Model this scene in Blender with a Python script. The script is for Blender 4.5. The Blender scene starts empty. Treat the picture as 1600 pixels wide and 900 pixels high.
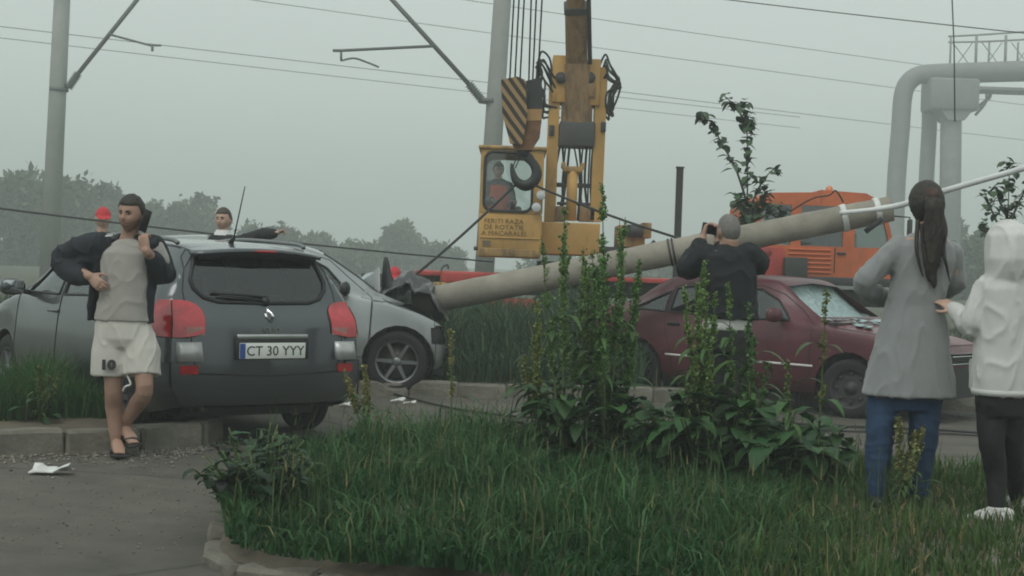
import bpy, bmesh, math, random
import numpy as np
from mathutils import Vector, Matrix, noise as mnoise
from mathutils.bvhtree import BVHTree

scene = bpy.context.scene
COL = scene.collection
R = math.radians
random.seed(7); rng = np.random.default_rng(7)

# ---------------------------------------------------------------- camera
F = 2200.0                                   # focal length in pixels of a 1600-wide picture
EYE = Vector((0, 0, 1.35))
cam_d = bpy.data.cameras.new('camera'); cam_d.sensor_width = 36; cam_d.lens = 36 * F / 1600
cam_d.clip_start = 0.1; cam_d.clip_end = 2000
cam = bpy.data.objects.new('camera', cam_d); COL.objects.link(cam)
CAMROT = Matrix.Rotation(R(90 - 0.91), 4, 'X') @ Matrix.Rotation(R(2.0), 4, 'Z')
cam.matrix_world = Matrix.Translation(EYE) @ CAMROT
scene.camera = cam

# ---------------------------------------------------------------- sky, sun, exposure (overcast, smoky air)
world = bpy.data.worlds.new('World'); scene.world = world; world.use_nodes = True
wn = world.node_tree; wn.nodes.clear()
sky = wn.nodes.new('ShaderNodeTexSky'); sky.sky_type = 'NISHITA'; sky.sun_disc = False
sky.sun_elevation = R(58); sky.sun_rotation = R(200); sky.dust_density = 4.0; sky.air_density = 1.0
hs = wn.nodes.new('ShaderNodeHueSaturation'); hs.inputs['Saturation'].default_value = 0.10
mx = wn.nodes.new('ShaderNodeMix'); mx.data_type = 'RGBA'; mx.inputs[0].default_value = 0.6
mx.inputs[7].default_value = (5.0, 5.8, 5.5, 1)          # even cloud cover over the clear sky
bg = wn.nodes.new('ShaderNodeBackground'); bg.inputs['Strength'].default_value = 0.14
wo = wn.nodes.new('ShaderNodeOutputWorld')
wn.links.new(sky.outputs[0], hs.inputs['Color']); wn.links.new(hs.outputs[0], mx.inputs[6])
wn.links.new(mx.outputs[2], bg.inputs['Color']); wn.links.new(bg.outputs[0], wo.inputs['Surface'])
sun_d = bpy.data.lights.new('sun', 'SUN'); sun_d.energy = 0.6; sun_d.angle = R(30); sun_d.color = (1, .97, .92)
sun = bpy.data.objects.new('sun', sun_d); COL.objects.link(sun)
# the sun stands behind the camera, a little to the left and high
sdir = Vector((math.sin(R(200)) * math.cos(R(58)), math.cos(R(200)) * math.cos(R(58)), math.sin(R(58))))
sun.rotation_euler = sdir.to_track_quat('Z', 'Y').to_euler()
HAZE = .0046
vs = scene.view_settings; vs.view_transform = 'Standard'; vs.look = 'None'; vs.gamma = 1.0
vs.use_curve_mapping = False; vs.exposure = 0.10
cy = scene.cycles
cy.max_bounces = 6; cy.diffuse_bounces = 3; cy.glossy_bounces = 3; cy.transparent_max_bounces = 12
cy.transmission_bounces = 4; cy.volume_bounces = 2; cy.use_denoising = True; cy.filter_width = 1.9
cy.caustics_reflective = False; cy.caustics_refractive = False

# ---------------------------------------------------------------- helpers
def at(px, py, depth):
    """the point seen at that place of the 1600x900 picture, depth metres in front of the eye"""
    d = CAMROT.to_3x3() @ Vector(((px - 800) / F, -(py - 450) / F, -1))
    return EYE + d * (depth / d.y)
def gnd(px, py, z=0.0):
    d = CAMROT.to_3x3() @ Vector(((px - 800) / F, -(py - 450) / F, -1))
    return EYE + d * ((z - EYE.z) / d.z)

def tag(o, label=None, cat=None, group=None, kind=None):
    if label: o['label'] = label
    if cat: o['category'] = cat
    if group: o['group'] = group
    if kind: o['kind'] = kind
    return o
def empty(name, loc=(0, 0, 0), rz=0.0):
    o = bpy.data.objects.new(name, None); COL.objects.link(o)
    o.location = loc; o.rotation_euler = (0, 0, rz); o.empty_display_size = .1
    return o
def obj(name, mesh, mat=None, parent=None, loc=None, rot=None):
    o = bpy.data.objects.new(name, mesh); COL.objects.link(o)
    if mat is not None and len(mesh.materials) == 0: mesh.materials.append(mat)
    if parent is not None: o.parent = parent
    if loc is not None: o.location = loc
    if rot is not None: o.rotation_euler = rot
    return o
def copy_tree(o, parent=None):
    c = o.copy(); COL.objects.link(c); c.parent = parent
    for ch in list(o.children): copy_tree(ch, c)
    return c

def ident(): return Matrix.Identity(4)
class MB:
    """collects shapes into ONE mesh"""
    def __init__(s): s.v = []; s.f = []; s.smooth = []
    def add(s, vs, fs, smooth=False, M=None):
        b = len(s.v)
        if M is not None: vs = [M @ Vector(p) for p in vs]
        s.v.extend([tuple(p) for p in vs]); s.f.extend([tuple(i + b for i in f) for f in fs]); s.smooth.extend([smooth] * len(fs))
        return s
    def box(s, c, size, M=None, bev=0.0):
        x, y, z = [k / 2 for k in size]; cx_, cy_, cz_ = c
        if bev <= 0:
            vs = [(cx_ + a * x, cy_ + b * y, cz_ + d * z) for a in (-1, 1) for b in (-1, 1) for d in (-1, 1)]
            fs = [(0, 1, 3, 2), (4, 6, 7, 5), (0, 4, 5, 1), (2, 3, 7, 6), (0, 2, 6, 4), (1, 5, 7, 3)]
            return s.add(vs, fs, False, M)
        bm = bmesh.new(); bmesh.ops.create_cube(bm, size=1)
        for v in bm.verts: v.co = Vector((v.co.x * size[0], v.co.y * size[1], v.co.z * size[2]))
        bmesh.ops.bevel(bm, geom=bm.edges[:], offset=bev, segments=2, affect='EDGES', profile=.5)
        bm.verts.index_update()
        vs = [Vector(c) + v.co for v in bm.verts]; fs = [[v.index for v in f.verts] for f in bm.faces]; bm.free()
        return s.add(vs, fs, True, M)
    def tube(s, pts, rad, n=10, cap=True, M=None, flat=None, smooth=True, round_=False):
        """rad: number, list, or list of (ra, rb) with flat = direction of ra"""
        P = [Vector(p) for p in pts]; k = len(P)
        if not isinstance(rad, (list, tuple)): rad = [rad] * k
        rad = [r if isinstance(r, (tuple, list)) else (r, r) for r in rad]
        if round_:
            d0 = (P[0] - P[1]).normalized(); d1 = (P[-1] - P[-2]).normalized()
            r0, r1 = rad[0], rad[-1]
            pre, prer, post, postr = [], [], [], []
            for a in (85, 60, 30):
                pre.append(P[0] + d0 * min(r0) * math.sin(R(a))); prer.append((r0[0] * math.cos(R(a)), r0[1] * math.cos(R(a))))
            for a in (30, 60, 85):
                post.append(P[-1] + d1 * min(r1) * math.sin(R(a))); postr.append((r1[0] * math.cos(R(a)), r1[1] * math.cos(R(a))))
            P = pre + P + post; rad = prer + rad + postr; k = len(P)
        vs = []; u = None
        for i in range(k):
            t = (P[min(i + 1, k - 1)] - P[max(i - 1, 0)])
            if t.length < 1e-9: t = Vector((0, 0, 1))
            t.normalize()
            if flat is not None:
                u = Vector(flat); u = u - t * u.dot(t)
            elif u is None:
                u = t.orthogonal()
            else:
                u = u - t * u.dot(t)
            if u.length < 1e-6: u = t.orthogonal()
            u.normalize(); w = t.cross(u)
            for j in range(n):
                a = 2 * math.pi * j / n
                vs.append(P[i] + u * (rad[i][0] * math.cos(a)) + w * (rad[i][1] * math.sin(a)))
        fs = []
        for i in range(k - 1):
            for j in range(n):
                a = i * n + j; b = i * n + (j + 1) % n
                fs.append((a, b, b + n, a + n))
        if cap:
            fs.append(tuple(range(n - 1, -1, -1))); fs.append(tuple(range((k - 1) * n, k * n)))
        return s.add(vs, fs, smooth, M)
    def loft(s, rings, cap=True, closed=True, smooth=True, M=None):
        n = len(rings[0]); vs = [p for r in rings for p in r]; fs = []
        for i in range(len(rings) - 1):
            for j in range(n if closed else n - 1):
                a = i * n + j; b = i * n + (j + 1) % n
                fs.append((a, b, b + n, a + n))
        if cap and closed:
            fs.append(tuple(range(n - 1, -1, -1))); fs.append(tuple(range((len(rings) - 1) * n, len(rings) * n)))
        return s.add(vs, fs, smooth, M)
    def lathe(s, prof, n=24, M=None, smooth=True, closed=False):
        """prof: (r, h) pairs round the local z axis"""
        rings = [[(r * math.cos(2 * math.pi * j / n), r * math.sin(2 * math.pi * j / n), h) for j in range(n)] for r, h in prof]
        if closed: rings.append(rings[0])
        return s.loft(rings, cap=False, M=M, smooth=smooth)
    def prism(s, poly, d0, d1, axes=(0, 2, 1), M=None):
        """poly in the plane of axes[0], axes[1]; thickness along axes[2]"""
        n = len(poly); vs = []
        for d in (d0, d1):
            for a, b in poly:
                p = [0, 0, 0]; p[axes[0]] = a; p[axes[1]] = b; p[axes[2]] = d; vs.append(tuple(p))
        fs = [tuple(range(n - 1, -1, -1)), tuple(range(n, 2 * n))]
        for i in range(n):
            j = (i + 1) % n; fs.append((i, j, j + n, i + n))
        return s.add(vs, fs, False, M)
    def ball(s, c, rad, M=None, seg=12, rings=8, smooth=True):
        if not isinstance(rad, (tuple, list)): rad = (rad,) * 3
        rr = []
        for i in range(1, rings):
            a = math.pi * i / rings
            rr.append([(c[0] + rad[0] * math.sin(a) * math.cos(2 * math.pi * j / seg), c[1] + rad[1] * math.sin(a) * math.sin(2 * math.pi * j / seg), c[2] - rad[2] * math.cos(a)) for j in range(seg)])
        n0 = len(s.v); s.loft(rr, cap=True, M=M, smooth=smooth); return s
    def mesh(s, name='m', fix=True):
        m = bpy.data.meshes.new(name); m.from_pydata(s.v, [], s.f)
        m.polygons.foreach_set('use_smooth', s.smooth); m.update()
        if fix:
            bm = bmesh.new(); bm.from_mesh(m); bmesh.ops.recalc_face_normals(bm, faces=bm.faces); bm.to_mesh(m); bm.free()
        return m
    def build(s, name, mat, parent=None, loc=None, rot=None, fix=True):
        return obj(name, s.mesh(name, fix), mat, parent, loc, rot)

def rrect(x0, x1, z0, z1, r, n=4):
    out = []
    for cx_, cz_, a0 in ((x1 - r, z1 - r, 0), (x0 + r, z1 - r, 90), (x0 + r, z0 + r, 180), (x1 - r, z0 + r, 270)):
        for i in range(n + 1):
            a = R(a0 + 90 * i / n); out.append((cx_ + r * math.cos(a), cz_ + r * math.sin(a)))
    return out

def remeshed(mb, voxel, smooth=3, wrinkle=0.0, freq=14.0, name='body', seed=0, stretch=(1, 1, .6)):
    """union of all shapes in mb as one continuous surface"""
    tmp = obj('tmp', mb.mesh('tmp'))
    md = tmp.modifiers.new('r', 'REMESH'); md.mode = 'VOXEL'; md.voxel_size = voxel; md.use_smooth_shade = True
    if smooth:
        sm = tmp.modifiers.new('s', 'SMOOTH'); sm.factor = .5; sm.iterations = smooth
    dg = bpy.context.evaluated_depsgraph_get()
    me = bpy.data.meshes.new_from_object(tmp.evaluated_get(dg)); me.name = name
    old = tmp.data; bpy.data.objects.remove(tmp); bpy.data.meshes.remove(old)
    if wrinkle:
        off = Vector((seed * 3.1, seed * 1.7, seed))
        sc = Vector(stretch) * freq
        cos = [v.co.copy() for v in me.vertices]; nrm = [v.normal.copy() for v in me.vertices]
        for i, (c, n) in enumerate(zip(cos, nrm)):
            p = Vector((c.x * sc.x, c.y * sc.y, c.z * sc.z)) + off
            q = p + mnoise.noise_vector(p * .5) * .9
            k = 1 - 2 * abs(mnoise.noise(q)); k = k * k * k
            cos[i] = c + n * (wrinkle * (k * .8 - .3 + .5 * mnoise.noise(p * .45)))
        me.vertices.foreach_set('co', np.array(cos, np.float32).ravel()); me.update()
    me.polygons.foreach_set('use_smooth', [True] * len(me.polygons))
    return me

# ---------------------------------------------------------------- materials
MATS = {}
def M_(name, color, rough=.6, metal=0.0, var=.12, scale=6.0, bump=.0, bscale=60.0, spec=.5, coat=0.0, color2=None, detail=5.0, sheen=0.0, trans=0.0, flake=0.0):
    if name in MATS: return MATS[name]
    m = bpy.data.materials.new(name); m.use_nodes = True; nt = m.node_tree; b = nt.nodes['Principled BSDF']
    b.inputs['Roughness'].default_value = rough; b.inputs['Metallic'].default_value = metal
    b.inputs['Specular IOR Level'].default_value = spec; b.inputs['Coat Weight'].default_value = coat
    b.inputs['Coat Roughness'].default_value = .08
    if sheen: b.inputs['Sheen Weight'].default_value = sheen
    tc = nt.nodes.new('ShaderNodeTexCoord')
    nz = nt.nodes.new('ShaderNodeTexNoise'); nz.inputs['Scale'].default_value = scale; nz.inputs['Detail'].default_value = detail
    nz.inputs['Roughness'].default_value = .6
    nt.links.new(tc.outputs['Object'], nz.inputs['Vector'])
    rp = nt.nodes.new('ShaderNodeValToRGB'); rp.color_ramp.elements[0].position = .3; rp.color_ramp.elements[1].position = .7
    c = color; c2 = color2 or tuple(k * (1 + var) for k in c); c1 = tuple(k * (1 - var) for k in c) if color2 is None else c
    rp.color_ramp.elements[0].color = (*c1, 1); rp.color_ramp.elements[1].color = (*c2, 1)
    nt.links.new(nz.outputs['Fac'], rp.inputs['Fac']); nt.links.new(rp.outputs['Color'], b.inputs['Base Color'])
    if trans:
        ts = nt.nodes.new('ShaderNodeBsdfTranslucent'); nt.links.new(rp.outputs['Color'], ts.inputs['Color'])
        mxs = nt.nodes.new('ShaderNodeMixShader'); mxs.inputs[0].default_value = trans
        nt.links.new(b.outputs[0], mxs.inputs[1]); nt.links.new(ts.outputs[0], mxs.inputs[2])
        nt.links.new(mxs.outputs[0], nt.nodes['Material Output'].inputs['Surface'])
    if bump:
        n2 = nt.nodes.new('ShaderNodeTexNoise'); n2.inputs['Scale'].default_value = bscale; n2.inputs['Detail'].default_value = 4
        nt.links.new(tc.outputs['Object'], n2.inputs['Vector'])
        bp = nt.nodes.new('ShaderNodeBump'); bp.inputs['Strength'].default_value = bump; bp.inputs['Distance'].default_value = .01
        nt.links.new(n2.outputs['Fac'], bp.inputs['Height']); nt.links.new(bp.outputs[0], b.inputs['Normal'])
    MATS[name] = m; return m
def dirty(name, color, rust=(.16, .065, .025), amount=.42, rough=.6, scale=2.2, fade=.25):
    """old machine paint: faded, streaked, rusting through"""
    if name in MATS: return MATS[name]
    m = M_(name, color, rough, var=fade, scale=1.3, bump=.15, bscale=40, detail=8); nt = m.node_tree; b = nt.nodes['Principled BSDF']
    lk = b.inputs['Base Color'].links[0]; src = lk.from_socket; nt.links.remove(lk)
    tc = nt.nodes.new('ShaderNodeTexCoord'); mp = nt.nodes.new('ShaderNodeMapping'); mp.inputs['Scale'].default_value = (1, 1, .35)
    n = nt.nodes.new('ShaderNodeTexNoise'); n.inputs['Scale'].default_value = scale * 2; n.inputs['Detail'].default_value = 10; n.inputs['Roughness'].default_value = .72
    nt.links.new(tc.outputs['Object'], mp.inputs[0]); nt.links.new(mp.outputs[0], n.inputs['Vector'])
    r = nt.nodes.new('ShaderNodeValToRGB'); r.color_ramp.elements[0].position = 1 - amount - .04; r.color_ramp.elements[1].position = 1 - amount + .12
    r.color_ramp.elements[0].color = (0, 0, 0, 1); r.color_ramp.elements[1].color = (.85, .85, .85, 1)
    mx = nt.nodes.new('ShaderNodeMix'); mx.data_type = 'RGBA'; mx.inputs[7].default_value = (*rust, 1)
    nt.links.new(n.outputs[0], r.inputs[0]); nt.links.new(r.outputs[0], mx.inputs[0]); nt.links.new(src, mx.inputs[6]); nt.links.new(mx.outputs[2], b.inputs['Base Color'])
    return m
def glass(name, tint=(.5, .56, .55), refl=.10, rough=.03):
    if name in MATS: return MATS[name]
    m = bpy.data.materials.new(name); m.use_nodes = True; nt = m.node_tree; nt.nodes.clear()
    o = nt.nodes.new('ShaderNodeOutputMaterial'); t = nt.nodes.new('ShaderNodeBsdfTransparent'); t.inputs[0].default_value = (*tint, 1)
    g = nt.nodes.new('ShaderNodeBsdfGlossy'); g.inputs['Roughness'].default_value = rough; g.inputs[0].default_value = (.9, .95, .95, 1)
    fr = nt.nodes.new('ShaderNodeFresnel'); fr.inputs[0].default_value = 1.5
    ad = nt.nodes.new('ShaderNodeMath'); ad.operation = 'ADD'; ad.inputs[1].default_value = refl; ad.use_clamp = True
    mix = nt.nodes.new('ShaderNodeMixShader'); nt.links.new(fr.outputs[0], ad.inputs[0]); nt.links.new(ad.outputs[0], mix.inputs[0])
    nt.links.new(t.outputs[0], mix.inputs[1]); nt.links.new(g.outputs[0], mix.inputs[2]); nt.links.new(mix.outputs[0], o.inputs[0])
    MATS[name] = m; return m
def leafmat(name, trans=.25, rough=.55):
    """colour from the 'Col' attribute of each blade or leaf"""
    if name in MATS: return MATS[name]
    m = bpy.data.materials.new(name); m.use_nodes = True; nt = m.node_tree; b = nt.nodes['Principled BSDF']
    b.inputs['Roughness'].default_value = rough; b.inputs['Specular IOR Level'].default_value = .3
    a = nt.nodes.new('ShaderNodeAttribute'); a.attribute_name = 'Col'
    ts = nt.nodes.new('ShaderNodeBsdfTranslucent'); mxs = nt.nodes.new('ShaderNodeMixShader'); mxs.inputs[0].default_value = trans
    nt.links.new(a.outputs['Color'], b.inputs['Base Color']); nt.links.new(a.outputs['Color'], ts.inputs['Color'])
    nt.links.new(b.outputs[0], mxs.inputs[1]); nt.links.new(ts.outputs[0], mxs.inputs[2])
    nt.links.new(mxs.outputs[0], nt.nodes['Material Output'].inputs['Surface'])
    MATS[name] = m; return m
def mesh_np(name, V, Fc, cols=None, smooth=False):
    """numpy mesh; Fc (n,3) or (n,4); cols one colour per face"""
    m = bpy.data.meshes.new(name); k = Fc.shape[1]; n = len(Fc)
    m.vertices.add(len(V)); m.vertices.foreach_set('co', V.astype(np.float32).ravel())
    m.loops.add(n * k); m.loops.foreach_set('vertex_index', Fc.astype(np.int32).ravel())
    m.polygons.add(n); m.polygons.foreach_set('loop_start', np.arange(0, n * k, k, dtype=np.int32))
    m.polygons.foreach_set('loop_total', np.full(n, k, dtype=np.int32))
    m.update(calc_edges=True)
    if smooth: m.polygons.foreach_set('use_smooth', [True] * n)
    if cols is not None:
        a = m.color_attributes.new('Col', 'FLOAT_COLOR', 'CORNER')
        c4 = np.ones((n, k, 4), np.float32); c4[:, :, :3] = cols[:, None, :]
        a.data.foreach_set('color', c4.ravel())
    return m
def text_mesh(s, size, extrude=.002, align='CENTER', shear=0, bold=0.0):
    c = bpy.data.curves.new('t', 'FONT'); c.body = s; c.size = size; c.extrude = extrude; c.align_x = align; c.resolution_u = 3; c.shear = shear; c.offset = bold
    o = bpy.data.objects.new('t', c); COL.objects.link(o)
    me = bpy.data.meshes.new_from_object(o.evaluated_get(bpy.context.evaluated_depsgraph_get()))
    bpy.data.objects.remove(o); return me
def inpoly(x, y, poly):
    c = False; n = len(poly); j = n - 1
    for i in range(n):
        xi, yi = poly[i]; xj, yj = poly[j]
        if (yi > y) != (yj > y) and x < (xj - xi) * (y - yi) / (yj - yi + 1e-12) + xi: c = not c
        j = i
    return c
def inpoly_np(X, Y, poly):
    c = np.zeros(len(X), bool); n = len(poly); j = n - 1
    for i in range(n):
        xi, yi = poly[i]; xj, yj = poly[j]
        k = ((yi > Y) != (yj > Y)) & (X < (xj - xi) * (Y - yi) / (yj - yi + 1e-12) + xi)
        c ^= k; j = i
    return c
def bez(pts, n=8):
    """smooth curve through points"""
    P = [Vector(p) for p in pts]; out = []
    for i in range(len(P) - 1):
        p0 = P[max(i - 1, 0)]; p1 = P[i]; p2 = P[i + 1]; p3 = P[min(i + 2, len(P) - 1)]
        for k in range(n):
            t = k / n
            out.append(.5 * ((2 * p1) + (p2 - p0) * t + (2 * p0 - 5 * p1 + 4 * p2 - p3) * t * t + (3 * p1 - p0 - 3 * p2 + p3) * t ** 3))
    out.append(P[-1]); return out
# ================================================================= ground, road, kerbs
def asphalt():
    m = bpy.data.materials.new('asphalt'); m.use_nodes = True; nt = m.node_tree; b = nt.nodes['Principled BSDF']
    tc = nt.nodes.new('ShaderNodeTexCoord')
    def nz(scale, detail=6, rough=.65):
        n = nt.nodes.new('ShaderNodeTexNoise'); n.inputs['Scale'].default_value = scale; n.inputs['Detail'].default_value = detail
        n.inputs['Roughness'].default_value = rough; nt.links.new(tc.outputs['Object'], n.inputs['Vector']); return n
    big, mid, fine = nz(.35), nz(3.0), nz(160.0, 3, .8)
    r1 = nt.nodes.new('ShaderNodeValToRGB'); r1.color_ramp.elements[0].color = (.060, .056, .045, 1); r1.color_ramp.elements[1].color = (.135, .124, .100, 1)
    r1.color_ramp.elements[0].position = .3; r1.color_ramp.elements[1].position = .72
    nt.links.new(big.outputs[0], r1.inputs[0])
    m1 = nt.nodes.new('ShaderNodeMix'); m1.data_type = 'RGBA'; m1.blend_type = 'OVERLAY'; m1.inputs[0].default_value = .6
    nt.links.new(r1.outputs[0], m1.inputs[6]); nt.links.new(mid.outputs[0], m1.inputs[7])
    m2 = nt.nodes.new('ShaderNodeMix'); m2.data_type = 'RGBA'; m2.blend_type = 'OVERLAY'; m2.inputs[0].default_value = .45
    nt.links.new(m1.outputs[2], m2.inputs[6]); nt.links.new(fine.outputs[0], m2.inputs[7])
    vo = nt.nodes.new('ShaderNodeTexVoronoi'); vo.feature = 'DISTANCE_TO_EDGE'; vo.inputs['Scale'].default_value = .55
    wd = nt.nodes.new('ShaderNodeMix'); wd.data_type = 'RGBA'; wd.inputs[0].default_value = .22; nt.links.new(tc.outputs['Object'], wd.inputs[6]); nt.links.new(nz(1.7).outputs[1], wd.inputs[7]); nt.links.new(wd.outputs[2], vo.inputs['Vector'])
    cr = nt.nodes.new('ShaderNodeValToRGB'); cr.color_ramp.elements[0].position = .0; cr.color_ramp.elements[1].position = .012; cr.color_ramp.elements[0].color = (.35, .35, .35, 1); nt.links.new(vo.outputs[0], cr.inputs[0])
    m3 = nt.nodes.new('ShaderNodeMix'); m3.data_type = 'RGBA'; m3.blend_type = 'MULTIPLY'; m3.inputs[0].default_value = .8; nt.links.new(m2.outputs[2], m3.inputs[6]); nt.links.new(cr.outputs[0], m3.inputs[7])
    st = nz(1.1, 8, .7); sr = nt.nodes.new('ShaderNodeValToRGB'); sr.color_ramp.elements[0].position = .56; sr.color_ramp.elements[1].position = .70; sr.color_ramp.elements[0].color = (1, 1, 1, 1); sr.color_ramp.elements[1].color = (.62, .60, .57, 1); nt.links.new(st.outputs[0], sr.inputs[0])
    m4 = nt.nodes.new('ShaderNodeMix'); m4.data_type = 'RGBA'; m4.blend_type = 'MULTIPLY'; m4.inputs[0].default_value = 1; nt.links.new(m3.outputs[2], m4.inputs[6]); nt.links.new(sr.outputs[0], m4.inputs[7])
    nt.links.new(m4.outputs[2], b.inputs['Base Color']); b.inputs['Roughness'].default_value = .85
    bp = nt.nodes.new('ShaderNodeBump'); bp.inputs['Strength'].default_value = .5; bp.inputs['Distance'].default_value = .006
    nt.links.new(fine.outputs[0], bp.inputs['Height']); nt.links.new(bp.outputs[0], b.inputs['Normal'])
    return m
ASPHALT = asphalt()
SOIL = M_('soil', (.085, .070, .050), .95, var=.35, scale=3, bump=.6, bscale=40, color2=(.14, .12, .085))
VERGE = M_('verge_soil', (.045, .060, .030), .95, scale=.8, bump=.6, bscale=25, color2=(.085, .085, .055))
KERB = M_('kerb_concrete', (.105, .098, .078), .95, scale=4, bump=.7, bscale=45, color2=(.23, .215, .175), detail=9)

g = MB(); g.add([(-460, -40, 0), (460, -40, 0), (460, 470, 0), (-460, 470, 0)], [(0, 1, 2, 3)])
tag(g.build('road', ASPHALT), kind='structure')

# far kerb line: left end, right end
KA, KB = Vector((-12, 13.1, 0)), Vector((16, 15.7, 0))
kd = (KB - KA).normalized(); kn = Vector((-kd.y, kd.x, 0))
v = MB(); a0 = KA - kd * 250 + kn * .22; b0 = KB + kd * 250 + kn * .22
nx, ny = 60, 24; vs_ = []
for j in range(ny):
    w = (j / (ny - 1)) ** 2.6 * 420
    for i in range(nx):
        u = (i / (nx - 1)) * 2 - 1; u = (abs(u) ** 2.0) * (1 if u > 0 else -1) * 380 + 14
        p = KA + kd * u + kn * (.2 + w)
        z = .13 + (.06 * mnoise.noise(Vector((p.x * .4, p.y * .4, 0))) if w > .5 else 0)
        vs_.append((p.x, p.y, z))
fs_ = [(j * nx + i, j * nx + i + 1, (j + 1) * nx + i + 1, (j + 1) * nx + i) for j in range(ny - 1) for i in range(nx - 1)]
v.add(vs_, fs_, True); tag(v.build('verge', VERGE), kind='structure')

def kerb_mesh(L, h=.15, w=.16, seed=0):
    rnd = random.Random(seed); bm = bmesh.new(); bmesh.ops.create_cube(bm, size=1)
    for p in bm.verts: p.co = Vector((p.co.x * L, p.co.y * w, p.co.z * (h + .1) + (h + .1) / 2 - .1))
    bmesh.ops.bevel(bm, geom=bm.edges[:], offset=.02, segments=1, affect='EDGES')
    bmesh.ops.subdivide_edges(bm, edges=[e for e in bm.edges if e.calc_length() > .1], cuts=2, use_grid_fill=True)
    for p in bm.verts:
        q = Vector((p.co.x * 9, p.co.y * 9, p.co.z * 9 + seed * 5)); n = mnoise.noise(q) + .6 * mnoise.noise(q * 2.7)
        p.co += Vector((rnd.uniform(-1, 1), rnd.uniform(-1, 1), rnd.uniform(-1, 1))) * .004 - Vector((0, p.co.y / w * .03, .012 if p.co.z > h * .7 else 0)) * max(0, n + .2)
    m = bpy.data.meshes.new('kerbstone'); bm.to_mesh(m); bm.free(); m.materials.append(KERB); return m
KM = [kerb_mesh(.485, seed=i) for i in range(5)]
def kerb_run(parent, pts, closed=False, wob=.008, h0=0.0, step=.5):
    """stones laid end to end along a polyline"""
    P = [Vector((p[0], p[1], 0)) for p in pts]; carry = 0.0; rnd = random.Random(len(pts) * 13 + 1)
    seg = [(P[i], P[i + 1]) for i in range(len(P) - 1)]
    dist = [0]; 
    for a, b in seg: dist.append(dist[-1] + (b - a).length)
    def pos(d):
        for i, (a, b) in enumerate(seg):
            if d <= dist[i + 1]: return a.lerp(b, (d - dist[i]) / max(dist[i + 1] - dist[i], 1e-6))
        return P[-1]
    n = max(1, round(dist[-1] / step)); st = dist[-1] / n
    for k in range(n):
        a, b = pos(k * st), pos((k + 1) * st); c = (a + b) / 2; d = b - a
        o = obj('kerbstone', KM[rnd.randrange(5)], None, parent)
        o.location = (c.x + rnd.uniform(-wob, wob), c.y + rnd.uniform(-wob, wob), h0 + rnd.uniform(-wob, wob) * 1.5)
        o.rotation_euler = (rnd.uniform(-.02, .02), rnd.uniform(-.015, .015), math.atan2(d.y, d.x) + rnd.uniform(-.02, .02))
        o.scale = (d.length / .5 * 1.02, 1, 1)
kf = empty('kerb'); tag(kf, kind='structure')
kerb_run(kf, [KA + kn * .1 + kd * 2, KB + kn * .1 + kd * 2])

# left island
def Gp(px, py, z=0): p = gnd(px, py, z); return (p.x, p.y)
LI = [Gp(-420, 728), Gp(0, 711), Gp(120, 706), Gp(230, 703), Gp(290, 700), Gp(322, 694), Gp(334, 684), Gp(318, 674), Gp(280, 664), Gp(120, 655), Gp(-420, 665)]
# centre island, counter-clockwise from the front
CI = [Gp(1700, 1090), Gp(1000, 965), Gp(760, 935), Gp(620, 925), Gp(500, 914), Gp(420, 906), Gp(366, 896), Gp(342, 874), Gp(352, 828), Gp(372, 778), Gp(398, 752), Gp(440, 736),
      Gp(520, 724), Gp(700, 712), Gp(900, 714), Gp(1100, 726), Gp(1300, 745), Gp(1460, 766), Gp(1700, 800), Gp(2100, 860)]
def island(name, poly, z0, bump, inset=.17):
    c = Vector((sum(p[0] for p in poly) / len(poly), sum(p[1] for p in poly) / len(poly), 0))
    bm = bmesh.new(); xs = [p[0] for p in poly]; ys = [p[1] for p in poly]
    from mathutils.geometry import delaunay_2d_cdt
    pts = [Vector(p) for p in poly]; edges = [(i, (i + 1) % len(poly)) for i in range(len(poly))]
    st = .25
    x = min(xs)
    while x < max(xs):
        y = min(ys)
        while y < max(ys):
            if inpoly(x, y, poly): pts.append(Vector((x, y)))
            y += st
        x += st
    vv, ee, ff, *_ = delaunay_2d_cdt(pts, edges, [], 1, 1e-4)
    def edge_dist(p):
        d = 9
        for i in range(len(poly)):
            a = Vector(poly[i]); b = Vector(poly[(i + 1) % len(poly)]); t = max(0, min(1, (p - a).dot(b - a) / (b - a).length_squared))
            d = min(d, (p - a.lerp(b, t)).length)
        return d
    V = []
    for p in vv:
        d = edge_dist(p); V.append((p.x, p.y, z0 + bump * min(1, d / .8) + .02 * mnoise.noise(Vector((p.x * 2, p.y * 2, 3))) * min(1, d * 3)))
    m = MB(); m.add(V, [tuple(f) for f in ff], True)
    return m
tag(island('verge', LI, .10, .05).build('left_verge', SOIL), kind='structure')
tag(island('verge', CI, .05, .12).build('centre_verge', SOIL), kind='structure')
kl = empty('left_kerb'); tag(kl, kind='structure'); kerb_run(kl, LI[:7], wob=.012, h0=.01)
kc = empty('centre_kerb'); tag(kc, kind='structure'); kerb_run(kc, CI[2:9], wob=.015, step=.36, h0=-.11); kerb_run(kc, CI[10:], wob=.012, h0=-.02)

# worn paving strip where the two women stand
tag(island('p', [Gp(1455, 850, .2), Gp(1560, 880, .2), Gp(1760, 870, .2), Gp(1800, 800, .2), Gp(1560, 778, .2), Gp(1490, 795, .2)], .155, .045).build('dirt_patch', M_('paving', (.13, .115, .095), .9, scale=6, bump=.5, color2=(.20, .18, .15))), kind='structure')
# tar seams on the road
TAR = M_('tar', (.03, .03, .03), .7)
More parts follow.
